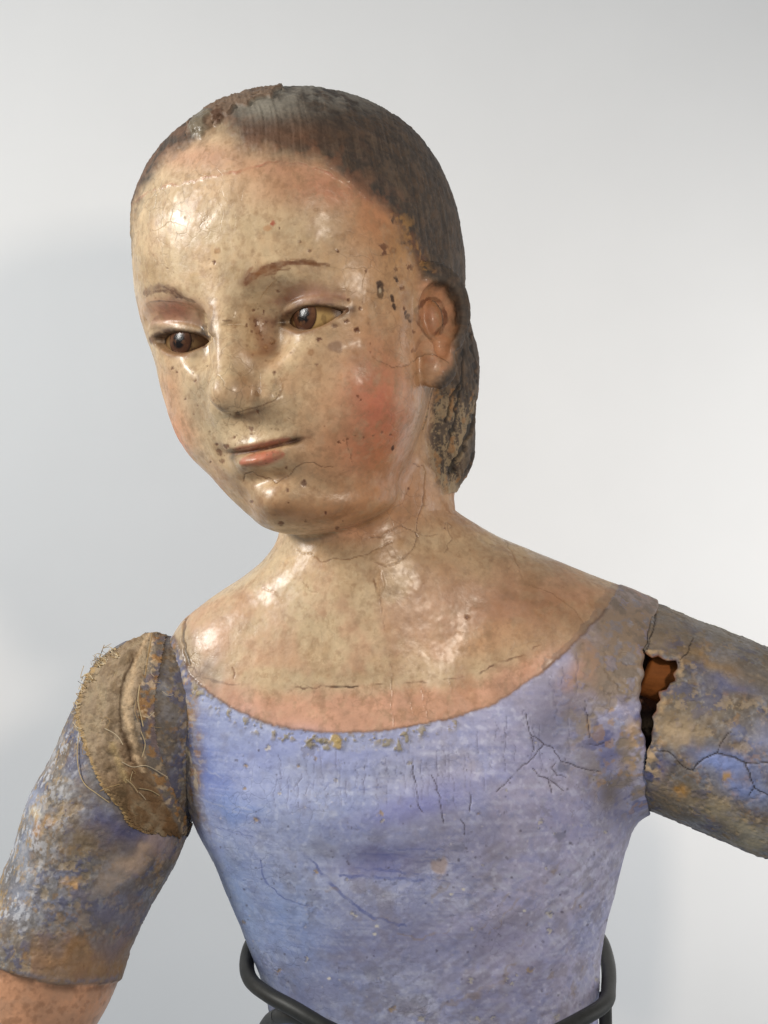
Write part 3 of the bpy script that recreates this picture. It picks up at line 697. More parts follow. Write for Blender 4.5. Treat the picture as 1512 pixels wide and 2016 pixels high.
# carved locks at the nape
for k, (pts, w, dp) in enumerate([([(908, 690), (905, 760), (893, 820), (880, 880)], 4, 2.5), ([(936, 780), (924, 840), (902, 890), (884, 930)], 8, 6), ([(940, 850), (930, 890), (912, 925)], 5, 5), ([(900, 750), (886, 790), (878, 830)], 4, 4), ([(918, 640), (926, 700), (934, 750)], 4, 3)]):
    B.line(pts, w, lin(30, 26, 23), .8, depth=dp, jit=5, seed=k, smooth=True)
# crust left on the crown
CR = [(382, 262), (404, 244), (430, 224), (470, 200), (505, 186), (545, 178)]
i, m = B.line(CR, 30, lin(118, 92, 70), .85, jit=8, smooth=True, taper=True); B.dis[i] += m*(6+3*nB[i]+1.6*nC[i]); B.rgh[i] += (0.6-B.rgh[i])*m
i, m = B.blob(398, 250, 30, 15, lin(120, 108, 88), .9, ang=-38, soft=False, warp=8); B.dis[i] += 6*m; B.rgh[i] += (0.25-B.rgh[i])*m
i, m = B.blob(432, 235, 14, 9, lin(86, 56, 34), .9, ang=-38, soft=False, warp=4); B.dis[i] += 4*m

# ---- blue bodice
bl = lin(146, 154, 190)+np.zeros((len(V), 3))
def bm(m, c):
    global bl
    bl = bl+(np.array(c)-bl)*np.clip(m, 0, 1)[:, None]
scr = fbm(V, (60, 30, 9), 101, 4); scv = fbm(V, (10, 20, 70), 102, 3); grd = fbm(V, 120, 103, 4); dr = fbm(V@ROT.T, 40, 104, 4)
vio = sstep(620, 1050, px)
bm(0.8*vio, lin(152, 147, 172))
bm(0.45*sstep(-0.1, 0.6, grd), lin(126, 140, 188)); bm(0.55*sstep(0.0, 0.7, -grd), lin(166, 170, 198))
bm(0.4*sstep(0.1, 0.7, scr), lin(112, 122, 172)); bm(0.5*sstep(0.15, 0.75, -scr), lin(178, 184, 208))
bm(0.6*sstep(0.05, 0.6, dr)*sstep(1480, 1720, py+120*nA), lin(132, 126, 136))
bm(0.40*sstep(0.2, 0.8, fbm(V, (26, 26, 40), 105, 4)), lin(128, 122, 134))
bm(0.3*sstep(.4, .8, spk), lin(112, 112, 140)); bm(0.4*sstep(.5, .9, -spk), lin(188, 192, 212))
g_ = bl.mean(1, keepdims=True); bl = (g_+(bl-g_)*0.78)*1.16; bl *= (1+.16*vio)[:, None]; bl[:, 0] *= 1.0+.05*vio; dgl = fbm(V@rotz_y(35).T, (70, 40, 8), 106, 4, .6); bl += (lin(190, 190, 208)-bl)*(.45*sstep(.15, .6, dgl)*sstep(1560, 1720, py)*sstep(600, 800, px))[:, None]; bl += (lin(124, 120, 138)-bl)*(.4*sstep(.15, .6, -dgl)*sstep(1560, 1720, py)*sstep(600, 800, px))[:, None]  # right side of the blue brightened to offset the light's falloff
B.mix(blueM, bl); B.rgh = B.rgh*(1-blueM)+blueM*(0.56+0.12*nB)
bz = blueM
def bblob(*a, **k): return B.blob(*a, **k)
for x, y, rx, ry, c, al, an in [(420, 1520, 70, 90, (84, 108, 178), .6, 20), (395, 1500, 30, 80, (70, 92, 168), .6, 0), (470, 1590, 70, 30, (110, 140, 200), .5, 0), (520, 1560, 90, 26, (168, 178, 220), .5, 0), (640, 1480, 160, 40, (152, 160, 212), .5, 0),
        (760, 1680, 100, 26, (104, 100, 150), .7, 0), (740, 1710, 100, 18, (112, 108, 156), .6, 0), (880, 1560, 120, 26, (112, 116, 178), .5, -18), (800, 1600, 130, 26, (122, 124, 188), .5, -10),
        (930, 1640, 110, 60, (120, 112, 130), .5, 0), (560, 1800, 60, 120, (132, 156, 204), .55, -12), (480, 1780, 30, 120, (146, 170, 212), .55, -16), (820, 1820, 180, 60, (140, 134, 160), .5, 0), (700, 1880, 140, 60, (124, 120, 150), .5, 0),
        (650, 1960, 120, 40, (132, 132, 168), .4, 0), (1000, 1880, 120, 90, (150, 142, 172), .5, 0), (1100, 1600, 110, 60, (142, 138, 176), .4, 0), (1060, 1470, 80, 50, (140, 142, 184), .5, 0),
        (1110, 1400, 80, 60, (108, 104, 124), .75, 0), (1210, 1560, 40, 60, (110, 98, 88), .85, 0), (1200, 1480, 40, 40, (84, 88, 140), .6, 0), (1180, 1330, 70, 50, (150, 118, 96), .8, 0), (1230, 1240, 50, 50, (140, 122, 104), .9, 0), (1140, 1320, 40, 22, (206, 150, 122), .8, -50),
        (1240, 1500, 20, 40, (176, 150, 118), .7, 0), (390, 1330, 36, 50, (120, 110, 104), .6, 0), (345, 1300, 26, 70, (140, 120, 96), .8, 0), (372, 1470, 16, 70, (128, 108, 80), .7, 0), (350, 1420, 20, 60, (150, 112, 64), .7, 0), (388, 1580, 12, 60, (128, 112, 84), .7, 0)]:
    B.blob(x, y, rx, ry, lin(*c), al, ang=an, warp=min(rx, ry)*0.6)
# worn right shoulder: patches of ochre, dark blue and bare ground
ws = np.where(B.vis, sstep(1090, 1200, px+50*nB)*sstep(1170, 1230, py)*(1-sstep(1560, 1640, py))*blueM, 0)
B.mix(ws*0.7*sstep(-0.1, 0.3, fbm(V, 34, 111, 4)), lin(134, 120, 106)); B.mix(ws*0.8*(1-sstep(1300, 1400, py+40*nB)), lin(150, 124, 102)); B.mix(ws*0.75*sstep(0.05, 0.35, fbm(V, 44, 112, 4))*sstep(1340, 1420, py), lin(92, 94, 138))
B.mix(ws*0.6*sstep(0.3, 0.5, fbm(V, 26, 113, 3)), lin(160, 140, 114)); B.mix(ws*0.5*sstep(0.42, 0.55, fbm(V, 20, 114, 3)), lin(176, 136, 84))
B.dis -= ws*1.6*sstep(0.30, 0.45, fbm(V, 26, 113, 3))
shd = sstep(1120, 1200, px+30*nB)*(1-sstep(1330, 1410, py+30*nB))*blueM
B.mix(.8*shd, lin(140, 120, 100)); B.mix(.6*shd*sstep(.0, .4, nB), lin(168, 130, 106)); B.mix(.6*shd*sstep(.1, .5, nC), lin(110, 98, 86)); B.mix(.5*shd*sstep(.2, .5, -nC), lin(120, 120, 132))
lm = sstep(420, 366, px+16*nB+10*nC)*sstep(1190, 1240, py)*(1-sstep(1600, 1680, py))*B.vis*blueM
B.mix(.85*lm, lin(128, 112, 94)); B.mix(.75*lm*sstep(.0, .35, fbm(V, 30, 131, 4)), lin(96, 102, 136)); B.mix(.8*lm*sstep(.2, .4, fbm(V, 18, 132, 3)), lin(158, 118, 70)); B.mix(.7*lm*sstep(.3, .5, fbm(V, 16, 133, 3)), lin(190, 170, 140)); B.dis += lm*(2*nB+2.2*nC)
# pale ground showing along the right joint
jm = np.exp(-((px-seam_x(py)+14)/16)**2)*sstep(1395, 1430, py+20*nB)*(1-sstep(1530, 1570, py))
B.mix(.9*jm*sstep(-.1, .15, fbm(V, 24, 135, 3)), lin(190, 158, 124)); B.dis += 2*jm*nC
# crisp flakes and chips through the blue
fk = fbm(V, 30, 141, 5, .62); ch = fbm(V, 17, 142, 4, .6)
ck1 = sstep(.44, .47, fk)*blueM*(1-ws); ck2 = sstep(.52, .55, ch)*blueM; ck3 = sstep(.5, .53, -fk)*blueM
gm = sstep(-.1, .4, fbm(V, 150, 143, 3)); B.mix(.4*ck1*gm, lin(124, 118, 128)); B.mix(.3*ck2*gm, lin(172, 172, 186)); B.mix(.3*ck3, lin(128, 134, 172)); B.dis -= .8*ck1*gm+.5*ck2*gm-.6*ck3
brs = fbm(V, (46, 30, 3.6), 107, 3); bpm = blueM*(1-ws)*sstep(.0, .5, fbm(V, 90, 108, 3)); B.mix(.22*bpm*sstep(.15, .6, brs), lin(186, 190, 212)); B.mix(.22*bpm*sstep(.15, .6, -brs), lin(112, 118, 160))
for k in range(46):
    x, y = rng.uniform(400, 1200), rng.uniform(1450, 2010); r = rng.uniform(2.5, 7); a = rng.uniform(0, 180)
    B.blob(x, y, r*1.25, r*.85, lin(96, 92, 116), .5, ang=a, soft=False, warp=r*.8)
    i, m = B.blob(x, y, r, r*.65, lin(196, 188, 178) if rng.random() < .6 else lin(170, 146, 118), .8, ang=a, soft=False, warp=r*.8) or (None, None)
    if i is not None: B.dis[i] -= 1.4*m
# dried lace paste along the neckline and drips of ground
gl = np.exp(-((sdn-14)/12)**2)*(px > 380)*(px < 900)
gk = sstep(0.12, 0.4, fbm(V, 11, 121, 3))*gl*np.where(B.vis, 1, 0)
B.mix(0.8*gk, lin(158, 140, 98)); B.dis += 3.2*gk
i, m = B.blob(662, 1458, 12, 16, lin(186, 158, 96), .9, soft=False, warp=6, rough=.25); B.dis[i] += 5*m
for x, y in ((608, 1464), (640, 1470), (625, 1455), (760, 1462), (782, 1470), (566, 1452), (800, 1452)):
    i, m = B.blob(x, y, 11, 7, lin(150, 136, 100), .8, soft=False, warp=8, ang=rng.uniform(0, 180)); B.dis[i] += 3.5*m
B.mix(0.7*np.exp(-(sdn/3.5)**2)*(py > 1200)*B.vis, lin(110, 84, 66))
# craquelure below the neckline: short vertical cracks
for k in range(46):
    x = 540+k*13.2+rng.uniform(-5, 5); y0 = np.interp(x, NECKLINE[:, 0], NECKLINE[:, 1])+rng.uniform(14, 120); L = rng.uniform(25, 100)
    pts = [(x+rng.normal(0, 2.2)+0.02*j*L*0.2, y0+L*j/5) for j in range(6)]
    B.line(pts, rng.uniform(0.7, 1.5), lin(104, 100, 128), rng.uniform(.25, .6), depth=1.0, jit=2, seed=k)
for pts, w in [([(1035,1405),(1042,1440),(1048,1448),(1062,1455),(1072,1464),(1060,1478),(1040,1498),(1018,1518)],2.2), ([(1072,1464),(1088,1472),(1098,1488),(1106,1500),(1125,1504),(1150,1514),(1180,1518)],2.2), ([(1046,1512),(1060,1525),(1078,1532),(1082,1545),(1086,1560)],2.2), ([(1078,1532),(1095,1545),(1108,1556)],1.6),
    ([(1095,1500),(1085,1512),(1095,1525),(1112,1530)],1.6), ([(1045,1448),(1050,1475),(1046,1480)],1.4), ([(975,1560),(1000,1535),(1015,1522)],1.4), ([(1160,1464),(1175,1466),(1190,1460)],2), ([(1150,1380),(1157,1420),(1160,1452)],1.6), ([(925,1560),(926,1580),(922,1600)],2), ([(810,1500),(818,1540),(824,1590),(832,1600)],1.8),
    ([(848,1525),(858,1545),(866,1570),(868,1590),(874,1620)],2), ([(905,1610),(915,1625),(912,1640)],1.5)]:
    B.line(pts, w*.8, lin(70, 60, 72), .85, depth=2.0, jit=2.2)
# brush strokes and scratches
nv = lin(84, 94, 150)
for pts, w, al in [([(610,1690),(625,1712),(650,1740),(680,1765),(710,1790),(735,1805),(800,1822)],7,.7), ([(668,1724),(720,1730),(780,1732),(835,1736)],6,.65), ([(430,1630),(470,1638),(500,1648)],4,.6), ([(515,1690),(520,1725),(545,1755),(580,1776),(605,1784)],2.2,.8), ([(700,1712),(760,1716),(830,1720)],4,.5), ([(820,1696),(860,1700),(900,1702)],3,.45), ([(600,1540),(680,1552),(760,1550)],3,.35),
    ([(780,1670),(850,1672),(900,1676)],3,.45), ([(790,1720),(850,1728),(880,1732)],2.5,.5), ([(700,1680),(780,1684),(860,1690)],2.5,.4)]:
    B.line(pts, w, nv, al, jit=4, smooth=True, patch=1.3)
for pts in ([(374,1488),(400,1512),(440,1530)], [(455,1586),(500,1594)], [(380,1560),(420,1580),(470,1600)]):
    B.line(pts, 3, lin(178, 180, 194), .4, smooth=True, patch=.8, jit=3)
oc = lin(152, 130, 104)
for pts, w in [([(1010,1890),(980,1930),(950,1950),(890,1975),(860,1990)],9), ([(1020,1860),(1030,1850)],5), ([(1125,1790),(1135,1775),(1140,1765)],12), ([(1068,1960),(1080,1935),(1090,1915)],12), ([(1120,1970),(1130,1945),(1142,1900)],9), ([(925,1845),(950,1820),(990,1770),(1060,1735),(1100,1700)],5), ([(850,1765),(870,1750),(885,1740)],9), ([(640,1745),(665,1755)],8), ([(735,1808),(770,1812)],6), ([(960,1840),(1000,1790),(1040,1740)],4), ([(880,1830),(820,1845),(780,1838)],4), ([(1115,1870),(1118,1840),(1110,1820)],8)]:
    B.line(pts, w, oc, .42, jit=8, smooth=True, patch=.7)
i, m = B.blob(864, 1708, 16, 20, lin(176, 156, 150), .85, soft=False, warp=8); B.dis[i] -= 1.5*m
for x, y, r in [(900,1668,14),(1102,1645,12),(1108,1510,14)]: B.blob(x, y, r, r*.7, lin(112, 112, 134), .6, soft=False, warp=5)
for k in range(420):
    x, y = rng.uniform(420, 1240), rng.uniform(1440, 2016); r = rng.uniform(1.0, 2.6)*(1.3 if y > 1600 and x > 850 else 1)
    B.blob(x, y, r, r, lin(84, 76, 88) if rng.random() < .7 else lin(190, 184, 190), rng.uniform(.25, .7), soft=False)
for x, y in ((742, 1822), (738, 1838), (649, 1925), (912, 1750), (888, 1760), (1030, 1790)): B.blob(x, y, 4, 3, lin(222, 214, 200), .9, soft=False)
# carved drapery in the bodice: soft hollows and folds
def fold(pts, w, h):
    i, uvw = B.win(300, 1380, 1300, 2100); d, t = line_d(uvw, catmull(pts, 6)); B.dis[i] += h*np.exp(-(d/w)**2)*np.sin(np.pi*np.clip(t, .02, .98))**.6*blueM[i]
for pts, w, h in [([(440, 1560), (600, 1600), (800, 1600), (1000, 1540)], 46, 9), ([(560, 1690), (720, 1705), (880, 1700)], 34, -7), ([(1130, 1680), (1020, 1790), (860, 1850)], 26, 5), ([(1150, 1760), (1060, 1890), (900, 1980)], 24, 5), ([(1120, 1750), (1030, 1850), (880, 1920)], 18, -4), ([(470, 1480), (640, 1530), (840, 1530), (1000, 1470)], 20, -4)]:
    fold(pts, w, h)
B.apply(); V = B.V
cls = np.where(hairM > 0.5, 1, np.where(blueM > 0.5, 2, 0))
fc = np.sort(cls[Q], axis=1)[:, 1]
for nm, k, mt in (('body', 0, M_SKIN), ('hair', 1, M_HAIR), ('bodice', 2, M_BLUE)):
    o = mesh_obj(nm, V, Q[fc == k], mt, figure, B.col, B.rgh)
    if nm == 'hair': o['label'] = 'dark grey brown painted hair carved close to the head'
    if nm == 'bodice': o['label'] = 'cracked pale blue and violet painted bodice'
print('painted', round(time.time()-T0, 1), 's')

# ------------------------------------------------------------------ eyes
def sphere_cap(c, R, axis, ang, nr, ns, bulge=0.0):
    ax = np.array(axis, float); ax /= np.linalg.norm(ax); t = np.cross(ax, [0, 0, 1.]); t /= np.linalg.norm(t); b = np.cross(ax, t)
    vs = [np.array(c)+ax*(R+bulge)]
    for r in range(1, nr+1):
        a = ang*r/nr
        for k in range(ns):
            p = 2*math.pi*k/ns; rr = R+bulge*(1-(r/nr)**2)
            vs.append(np.array(c)+rr*(ax*math.cos(a)+math.sin(a)*(t*math.cos(p)+b*math.sin(p))))
    q = []
    for k in range(ns): q.append((0, 1+k, 1+(k+1) % ns, 1+(k+1) % ns))
    for r in range(1, nr):
        for k in range(ns):
            a0 = 1+(r-1)*ns; a1 = 1+r*ns; q.append((a0+k, a1+k, a1+(k+1) % ns, a0+(k+1) % ns))
    return np.array(vs), q
def cap_obj(name, c, R, axis, ang, mat, parent, fcol, nr=30, ns=64, bulge=0.0):
    v, q = sphere_cap(c, R, axis, ang, nr, ns, bulge)
    me = bpy.data.meshes.new(name); me.from_pydata((v*S).tolist(), [], [tuple(dict.fromkeys(x)) for x in q]); me.update(); me.shade_smooth()
    col, rg = fcol(v)
    cc = np.ones((len(v), 4), np.float32); cc[:, :3] = col
    at = me.attributes.new('paint', 'FLOAT_COLOR', 'POINT'); at.data.foreach_set('color', cc.ravel())
    at = me.attributes.new('gloss', 'FLOAT', 'POINT'); at.data.foreach_set('value', rg.astype(np.float32))
    me.materials.append(mat); o = bpy.data.objects.new(name, me); SC.collection.objects.link(o); o.parent = parent
    return o
M_EYE = bind('painted_eye', coat=0.0, bump=0.12, fine=900, var=0.2, spec=0.22)
GAZE = {1: P3(597, 622, -150), -1: P3(352, 671, -120)}
for s in (1, -1):
    c = from_head(EYE[s]['c'])
    # aim the iris through the chosen point on the eye
    cam_p = np.array([0, -D, 0.]); tgt = np.array(GAZE[s]); d = tgt-cam_p; d /= np.linalg.norm(d)
    oc_ = cam_p-c; bq = oc_@d; disc = bq*bq-(oc_@oc_-(ER-1)**2); hit = cam_p+d*(-bq-math.sqrt(max(disc, 0)))
    ax = hit-c
    fwd = from_head(EYE[s]['c']+np.array([0, 0, 100.]))-c
    def white(v):
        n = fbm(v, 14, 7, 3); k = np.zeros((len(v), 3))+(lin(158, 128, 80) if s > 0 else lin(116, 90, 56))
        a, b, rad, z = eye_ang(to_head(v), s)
        k += (lin(78, 50, 24)-k)*np.clip(0.9*sstep(16, 2, lid_up(a, s)-b)+0.7*sstep(26, 50, np.abs(a)-4)+0.5*sstep(6, 0, b-lid_lo(a, s)), 0, 1)[:, None]  # upper lid's shadow painted into the white, along with dirt
        k += (lin(60, 38, 20)-k)*(0.8*sstep(.2, .6, n))[:, None]*(0.5 if s > 0 else 1)
        return k, np.full(len(v), .36)
    def iris(v):
        r = np.linalg.norm(np.cross(v-c, ax/np.linalg.norm(ax)), axis=1); n = fbm(v, 9, 3, 3)
        k = np.zeros((len(v), 3))+lin(74, 46, 30); k += (lin(18, 12, 11)-k)*(1-sstep(12, 17, r))[:, None]
        k += (lin(30, 20, 16)-k)*sstep(23, 29, r)[:, None]; k += (lin(104, 70, 46)-k)*(0.6*sstep(.1, .6, n))[:, None]
        return k, np.full(len(v), .2)
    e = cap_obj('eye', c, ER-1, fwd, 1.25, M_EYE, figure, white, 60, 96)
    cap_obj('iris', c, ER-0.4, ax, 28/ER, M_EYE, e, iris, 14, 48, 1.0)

# ------------------------------------------------------------------ sleeves and forearm
def sleeve_paint(A, left):
    V = A.V; uv = A.uv; px, py = uv.T
    n1 = fbm(V, 90, 201, 4); n2 = fbm(V, 36, 202, 4); n3 = fbm(V, 14, 203, 4); n4 = fbm(V, 6, 204, 2); n5 = fbm(V@ROT.T, 50, 205, 4); n6 = fbm(V, 26, 206, 4)
    A.col[:] = lin(128, 128, 134)
    A.mix(.7*sstep(-.05, .35, n1), lin(112, 104, 92)); A.mix(.75*sstep(.12, .40, n5), lin(92, 96, 128)); A.mix(.6*sstep(.0, .5, n2), lin(136, 122, 102))
    A.mix(.65*sstep(.15, .45, n6), lin(120, 100, 76)); A.mix(.45*sstep(.2, .5, -n2), lin(148, 154, 176)); A.mix(.5*sstep(.1, .5, n3), lin(102, 94, 84))
    A.mix(.6*sstep(.46, .58, fbm(V, 22, 207, 3)), lin(170, 148, 118)); A.mix(.6*sstep(.56, .66, fbm(V, 17, 208, 3)), lin(164, 128, 82))
    A.mix(.5*sstep(.3, .6, n4), lin(84, 78, 76)); A.mix(.4*sstep(.4, .6, -n4), lin(176, 172, 168)); A.mix(.35*sstep(.0, .5, fbm(V, 10, 209, 4, .7)), lin(110, 100, 88))
    A.mix(.5*sstep(-.2, .5, fbm(V, 55, 211, 5, .65)), lin(100, 86, 68)); fl1 = sstep(.40, .415, fbm(V, 34, 212, 5, .62)); A.mix(.7*fl1, lin(84, 88, 120)); fl2 = sstep(.46, .475, fbm(V, 26, 213, 5, .62)); A.mix(.65*fl2, lin(170, 152, 126)); A.dis += .8*fl1-1.2*fl2
    A.col *= np.array([.90, .85, .78])
    A.rgh[:] = .55+.12*n2
    A.dis += 1.2*n1+1.0*n2+.8*n3+.5*n4-1.4*sstep(.46, .58, fbm(V, 22, 207, 3))
    return n1, n2, n3
VL, QL = grid_surface(f_armL, tuple(np.array([-960., -250, -1160])), (-240., 300, -180.), HRES*1.15, 1)
A = Paint(VL, QL); n1, n2, n3 = sleeve_paint(A, True); px, py = A.uv.T
hemy = 1940-0.00145*(px-150)**2; hem = py-hemy+3*n3
A.mix(.7*sstep(70, 20, np.abs(hem+35)+25*n2)*(px > 60)*1.0, lin(150, 114, 78))
A.mix(.5*np.exp(-((hem+7)/5)**2)*sstep(-.3, .3, n3), lin(116, 118, 136)); A.dis += 1.2*np.exp(-((hem+8)/9)**2)*(1+n2)
for x, y, rx, ry, c, al, an in [(215, 1625, 60, 34, (66, 68, 110), .8, 20), (290, 1645, 50, 26, (72, 74, 118), .7, 0), (160, 1500, 26, 60, (84, 90, 124), .6, 0), (265, 1690, 55, 24, (196, 166, 140), .85, -20), (215, 1735, 45, 18, (186, 164, 146), .7, -30), (142, 1740, 15, 13, (196, 152, 98), .95, 0), (320, 1660, 26, 30, (176, 150, 138), .6, 0),
        (160, 1660, 60, 40, (118, 96, 66), .7, 0), (80, 1850, 50, 30, (84, 70, 54), .6, 0), (130, 1880, 70, 30, (160, 116, 70), .7, 0), (60, 1560, 26, 60, (170, 176, 196), .7, 15), (45, 1680, 30, 80, (158, 166, 182), .6, 8), (30, 1780, 34, 60, (134, 140, 158), .6, 0), (70, 1600, 10, 16, (226, 216, 196), .9, 0), (98, 1470, 12, 30, (214, 216, 224), .7, 25),
        (240, 1800, 60, 80, (116, 112, 130), .6, 0), (170, 1820, 70, 40, (116, 108, 116), .5, 0), (100, 1620, 20, 12, (176, 128, 66), .8, 0), (72, 1630, 8, 22, (176, 124, 60), .8, 0)]:
    A.blob(x, y, rx, ry, lin(*c), al, ang=an, warp=min(rx, ry)*.9)
scratched = sstep(150, 40, px+40*n1+(py-1650)*.28)*sstep(1400, 1460, py)*(1-sstep(1800, 1880, py))  # zone of pale scratches worn along the sleeve's left edge
sk1 = sstep(.18, .34, fbm(A.V, (9, 12, 26), 241, 4, .6)); A.mix(.75*scratched*sk1, lin(196, 196, 200)); A.dis += .8*scratched*sk1
sk2 = sstep(.3, .42, fbm(A.V, (8, 10, 20), 242, 4, .6)); A.mix(.7*scratched*sk2, lin(168, 136, 86))
skinM = sstep(-2, 2, hem)
fl = lin(206, 150, 112)+np.zeros((len(A.V), 3)); fl += (lin(188, 142, 110)-fl)*sstep(-.2, .5, n2)[:, None]*.7; fl += (lin(150, 104, 72)-fl)*sstep(.2, .6, n3)[:, None]*.5
A.mix(skinM, fl); A.mix(.75*np.exp(-((hem-6)/8)**2)*sstep(-.5, .2, n2), lin(120, 84, 58)); A.rgh = A.rgh*(1-skinM)+.42*skinM; A.dis *= 1-.6*skinM
A.apply(); fcl = (skinM > .5)[QL].sum(1) >= 2
arm_l = mesh_obj('upper_arm', A.V, QL[~fcl], M_WORN, figure, A.col, A.rgh); arm_l['label'] = 'lowered upper arm with flaking blue grey sleeve paint'
fo = mesh_obj('forearm', A.V, QL[fcl], M_SKIN, arm_l, A.col, A.rgh); fo['label'] = 'flesh coloured forearm below the painted sleeve hem'

VR, QR = grid_surface(f_armR, (490., -330, -780), (960., 280, -90), HRES*1.1, 1)
A = Paint(VR, QR); n1, n2, n3 = sleeve_paint(A, False); px, py = A.uv.T
for x, y, rx, ry, c, al, an in [(1400, 1240, 110, 34, (130, 120, 106), .8, 22), (1480, 1330, 80, 40, (116, 108, 100), .7, 20), (1400, 1300, 60, 20, (150, 118, 76), .7, 20), (1420, 1500, 70, 30, (132, 148, 200), .8, 20), (1470, 1540, 60, 30, (128, 146, 200), .7, 20), (1360, 1420, 40, 40, (150, 128, 96), .6, 0), (1340, 1440, 34, 34, (186, 160, 124), .75, 0),
        (1300, 1520, 20, 26, (66, 74, 130), .8, 0), (1400, 1590, 70, 26, (168, 148, 112), .7, 25), (1480, 1640, 60, 30, (172, 158, 128), .7, 25), (1320, 1570, 50, 26, (126, 108, 84), .8, 20), (1310, 1240, 40, 34, (136, 118, 98), .8, 0), (1433, 1530, 12, 12, (186, 144, 78), .9, 0), (1340, 1560, 14, 10, (180, 132, 66), .9, 0), (1440, 1350, 60, 20, (92, 98, 138), .6, 15), (1500, 1450, 50, 30, (150, 160, 200), .6, 15)]:
    A.blob(x, y, rx, ry, lin(*c), al, ang=an, warp=min(rx, ry)*.8)
for pts, w in [([(1365,1516),(1375,1502),(1395,1490),(1412,1482),(1430,1486),(1450,1492),(1468,1502),(1476,1525),(1484,1552),(1500,1562),(1520,1568)],3), ([(1468,1502),(1490,1502),(1520,1500)],2.2), ([(1412,1482),(1418,1465),(1432,1445),(1440,1440)],1.8), ([(1484,1552),(1476,1565)],1.8), ([(1284,1478),(1310,1480),(1325,1490),(1345,1510),(1362,1516)],2), ([(1293,1190),(1288,1230),(1276,1270),(1270,1290)],2.6), ([(1365,1255),(1350,1290),(1334,1306)],1.8)]:
    A.line(pts, w*.8, lin(48, 38, 32), .92, depth=2.6, jit=2)
sd = poly_sd(A.uv, HOLE); fr = -142.
inner = (sd < 9)&(A.V[:, 1] > -A.V[:, 1]*0-132)&(px < 1345)&(py > 1275)&(py < 1500)
ins = (1-sstep(-2, 5, sd))*(px < 1345)*(py < 1500)*(py > 1270)
gr = fbm(A.V, (60, 14, 12), 221, 3)
wood = lin(146, 82, 34)+np.zeros((len(A.V), 3)); wood += (lin(84, 42, 16)-wood)*sstep(-.2, .5, gr)[:, None]; wood += (lin(34, 18, 10)-wood)*(.8*sstep(1385, 1425, py))[:, None]; wood *= .7
A.mix(ins*.97, wood)
jr = np.exp(-((px-seam_x(py)-16)/18)**2)*sstep(1400, 1440, py)*(1-sstep(1520, 1560, py))
A.mix(.9*jr*sstep(-.25, .1, fbm(A.V, 24, 231, 3)), lin(192, 164, 128)); A.dis += 2.5*jr*n3
rim = np.exp(-((sd-8)/5)**2)*(px < 1345)*(py > 1280)*(py < 1520)
A.mix(.7*rim*sstep(-.3, .3, n3), lin(190, 158, 118)); A.dis *= 1-.8*ins
A.apply()
arm_r = mesh_obj('upper_arm', A.V, QR, M_WORN, figure, A.col, A.rgh); arm_r['label'] = 'raised upper arm with a broken gap showing brown wood at the shoulder joint'
print('arms', round(time.time()-T0, 1), 's')
# ------------------------------------------------------------------ worn cloth glued over the shoulder joint, loose threads
def f_left(p): return np.minimum(f_armL(p), f_body(p))
def cast(uvp, f=f_left, lift=0.0):
    uvp = np.asarray(uvp, float); d = np.c_[(uvp[:, 0]-CX)/D, np.ones(len(uvp)), (CY-uvp[:, 1])/D]
    L = np.linalg.norm(d, axis=1)[:, None]; d = d/L; t = np.full(len(uvp), D-520.)
    o = np.array([0, -D, 0.])
    for _ in range(60): t = t+np.clip(f(o+d*t[:, None])-lift, -20, 60)*0.8
    return o+d*t[:, None]
LB = catmull([(236, 1276), (198, 1302), (172, 1340), (158, 1376), (153, 1410), (160, 1446), (174, 1486), (192, 1530), (214, 1566), (238, 1594), (254, 1624), (286, 1642)], 10)
RB = catmull([(330, 1232), (324, 1270), (314, 1320), (306, 1370), (304, 1420), (312, 1470), (328, 1525), (348, 1574), (366, 1606), (378, 1626), (381, 1636), (374, 1643)], 10)
nu, nvv = 90, len(LB)*3
tt = np.linspace(0, len(LB)-1, nvv); l2 = np.c_[np.interp(tt, range(len(LB)), LB[:, 0]), np.interp(tt, range(len(LB)), LB[:, 1])]; r2 = np.c_[np.interp(tt, range(len(LB)), RB[:, 0]), np.interp(tt, range(len(LB)), RB[:, 1])]
sarr = np.linspace(0, 1, nu); G2 = l2[:, None, :]*(1-sarr)[None, :, None]+r2[:, None, :]*sarr[None, :, None]
jag = rng.normal(0, 2.2, nvv); jag2 = rng.normal(0, 1.2, nvv)
G2[:, :, 0] += (jag[:, None]*(1-sarr)**6+jag2[:, None]*sarr**6); G2[:, :, 1] += (fbm(np.c_[np.arange(nu)*3., np.zeros(nu), np.zeros(nu)], 14, 315, 4)*7)[None, :]*(np.linspace(0, 1, nvv)[:, None]**8); flat = G2.reshape(-1, 2)
CP = cast(flat)
for _ in range(14):                     # points that miss the shoulder are pulled onto it
    miss = np.abs(f_left(CP)) > 3
    if not miss.any(): break
    flat[miss] += (np.array([300., 1440.])-flat[miss])*0.03; CP[miss] = cast(flat[miss])
e = 1.0; g0 = f_left(CP); gn = np.c_[f_left(CP+[e, 0, 0])-g0, f_left(CP+[0, e, 0])-g0, f_left(CP+[0, 0, e])-g0]; gn /= np.linalg.norm(gn, axis=1)[:, None]+1e-9
w1 = fbm(CP, (22, 40, 120), 301, 3); w2 = fbm(CP, 14, 302, 3); w3 = fbm(CP, 5, 303, 2)
ss_ = np.tile(sarr, nvv); tv_ = np.repeat(np.linspace(0, 1, nvv), nu); edg = (1-.85*sstep(.72, 1.0, ss_))*(.35+.65*sstep(0, .08, ss_))*(.3+.7*sstep(1, .86, tv_))
CP = CP+gn*((4+4.5*w1+2.2*w2)*edg+.8*w3+.5)[:, None]
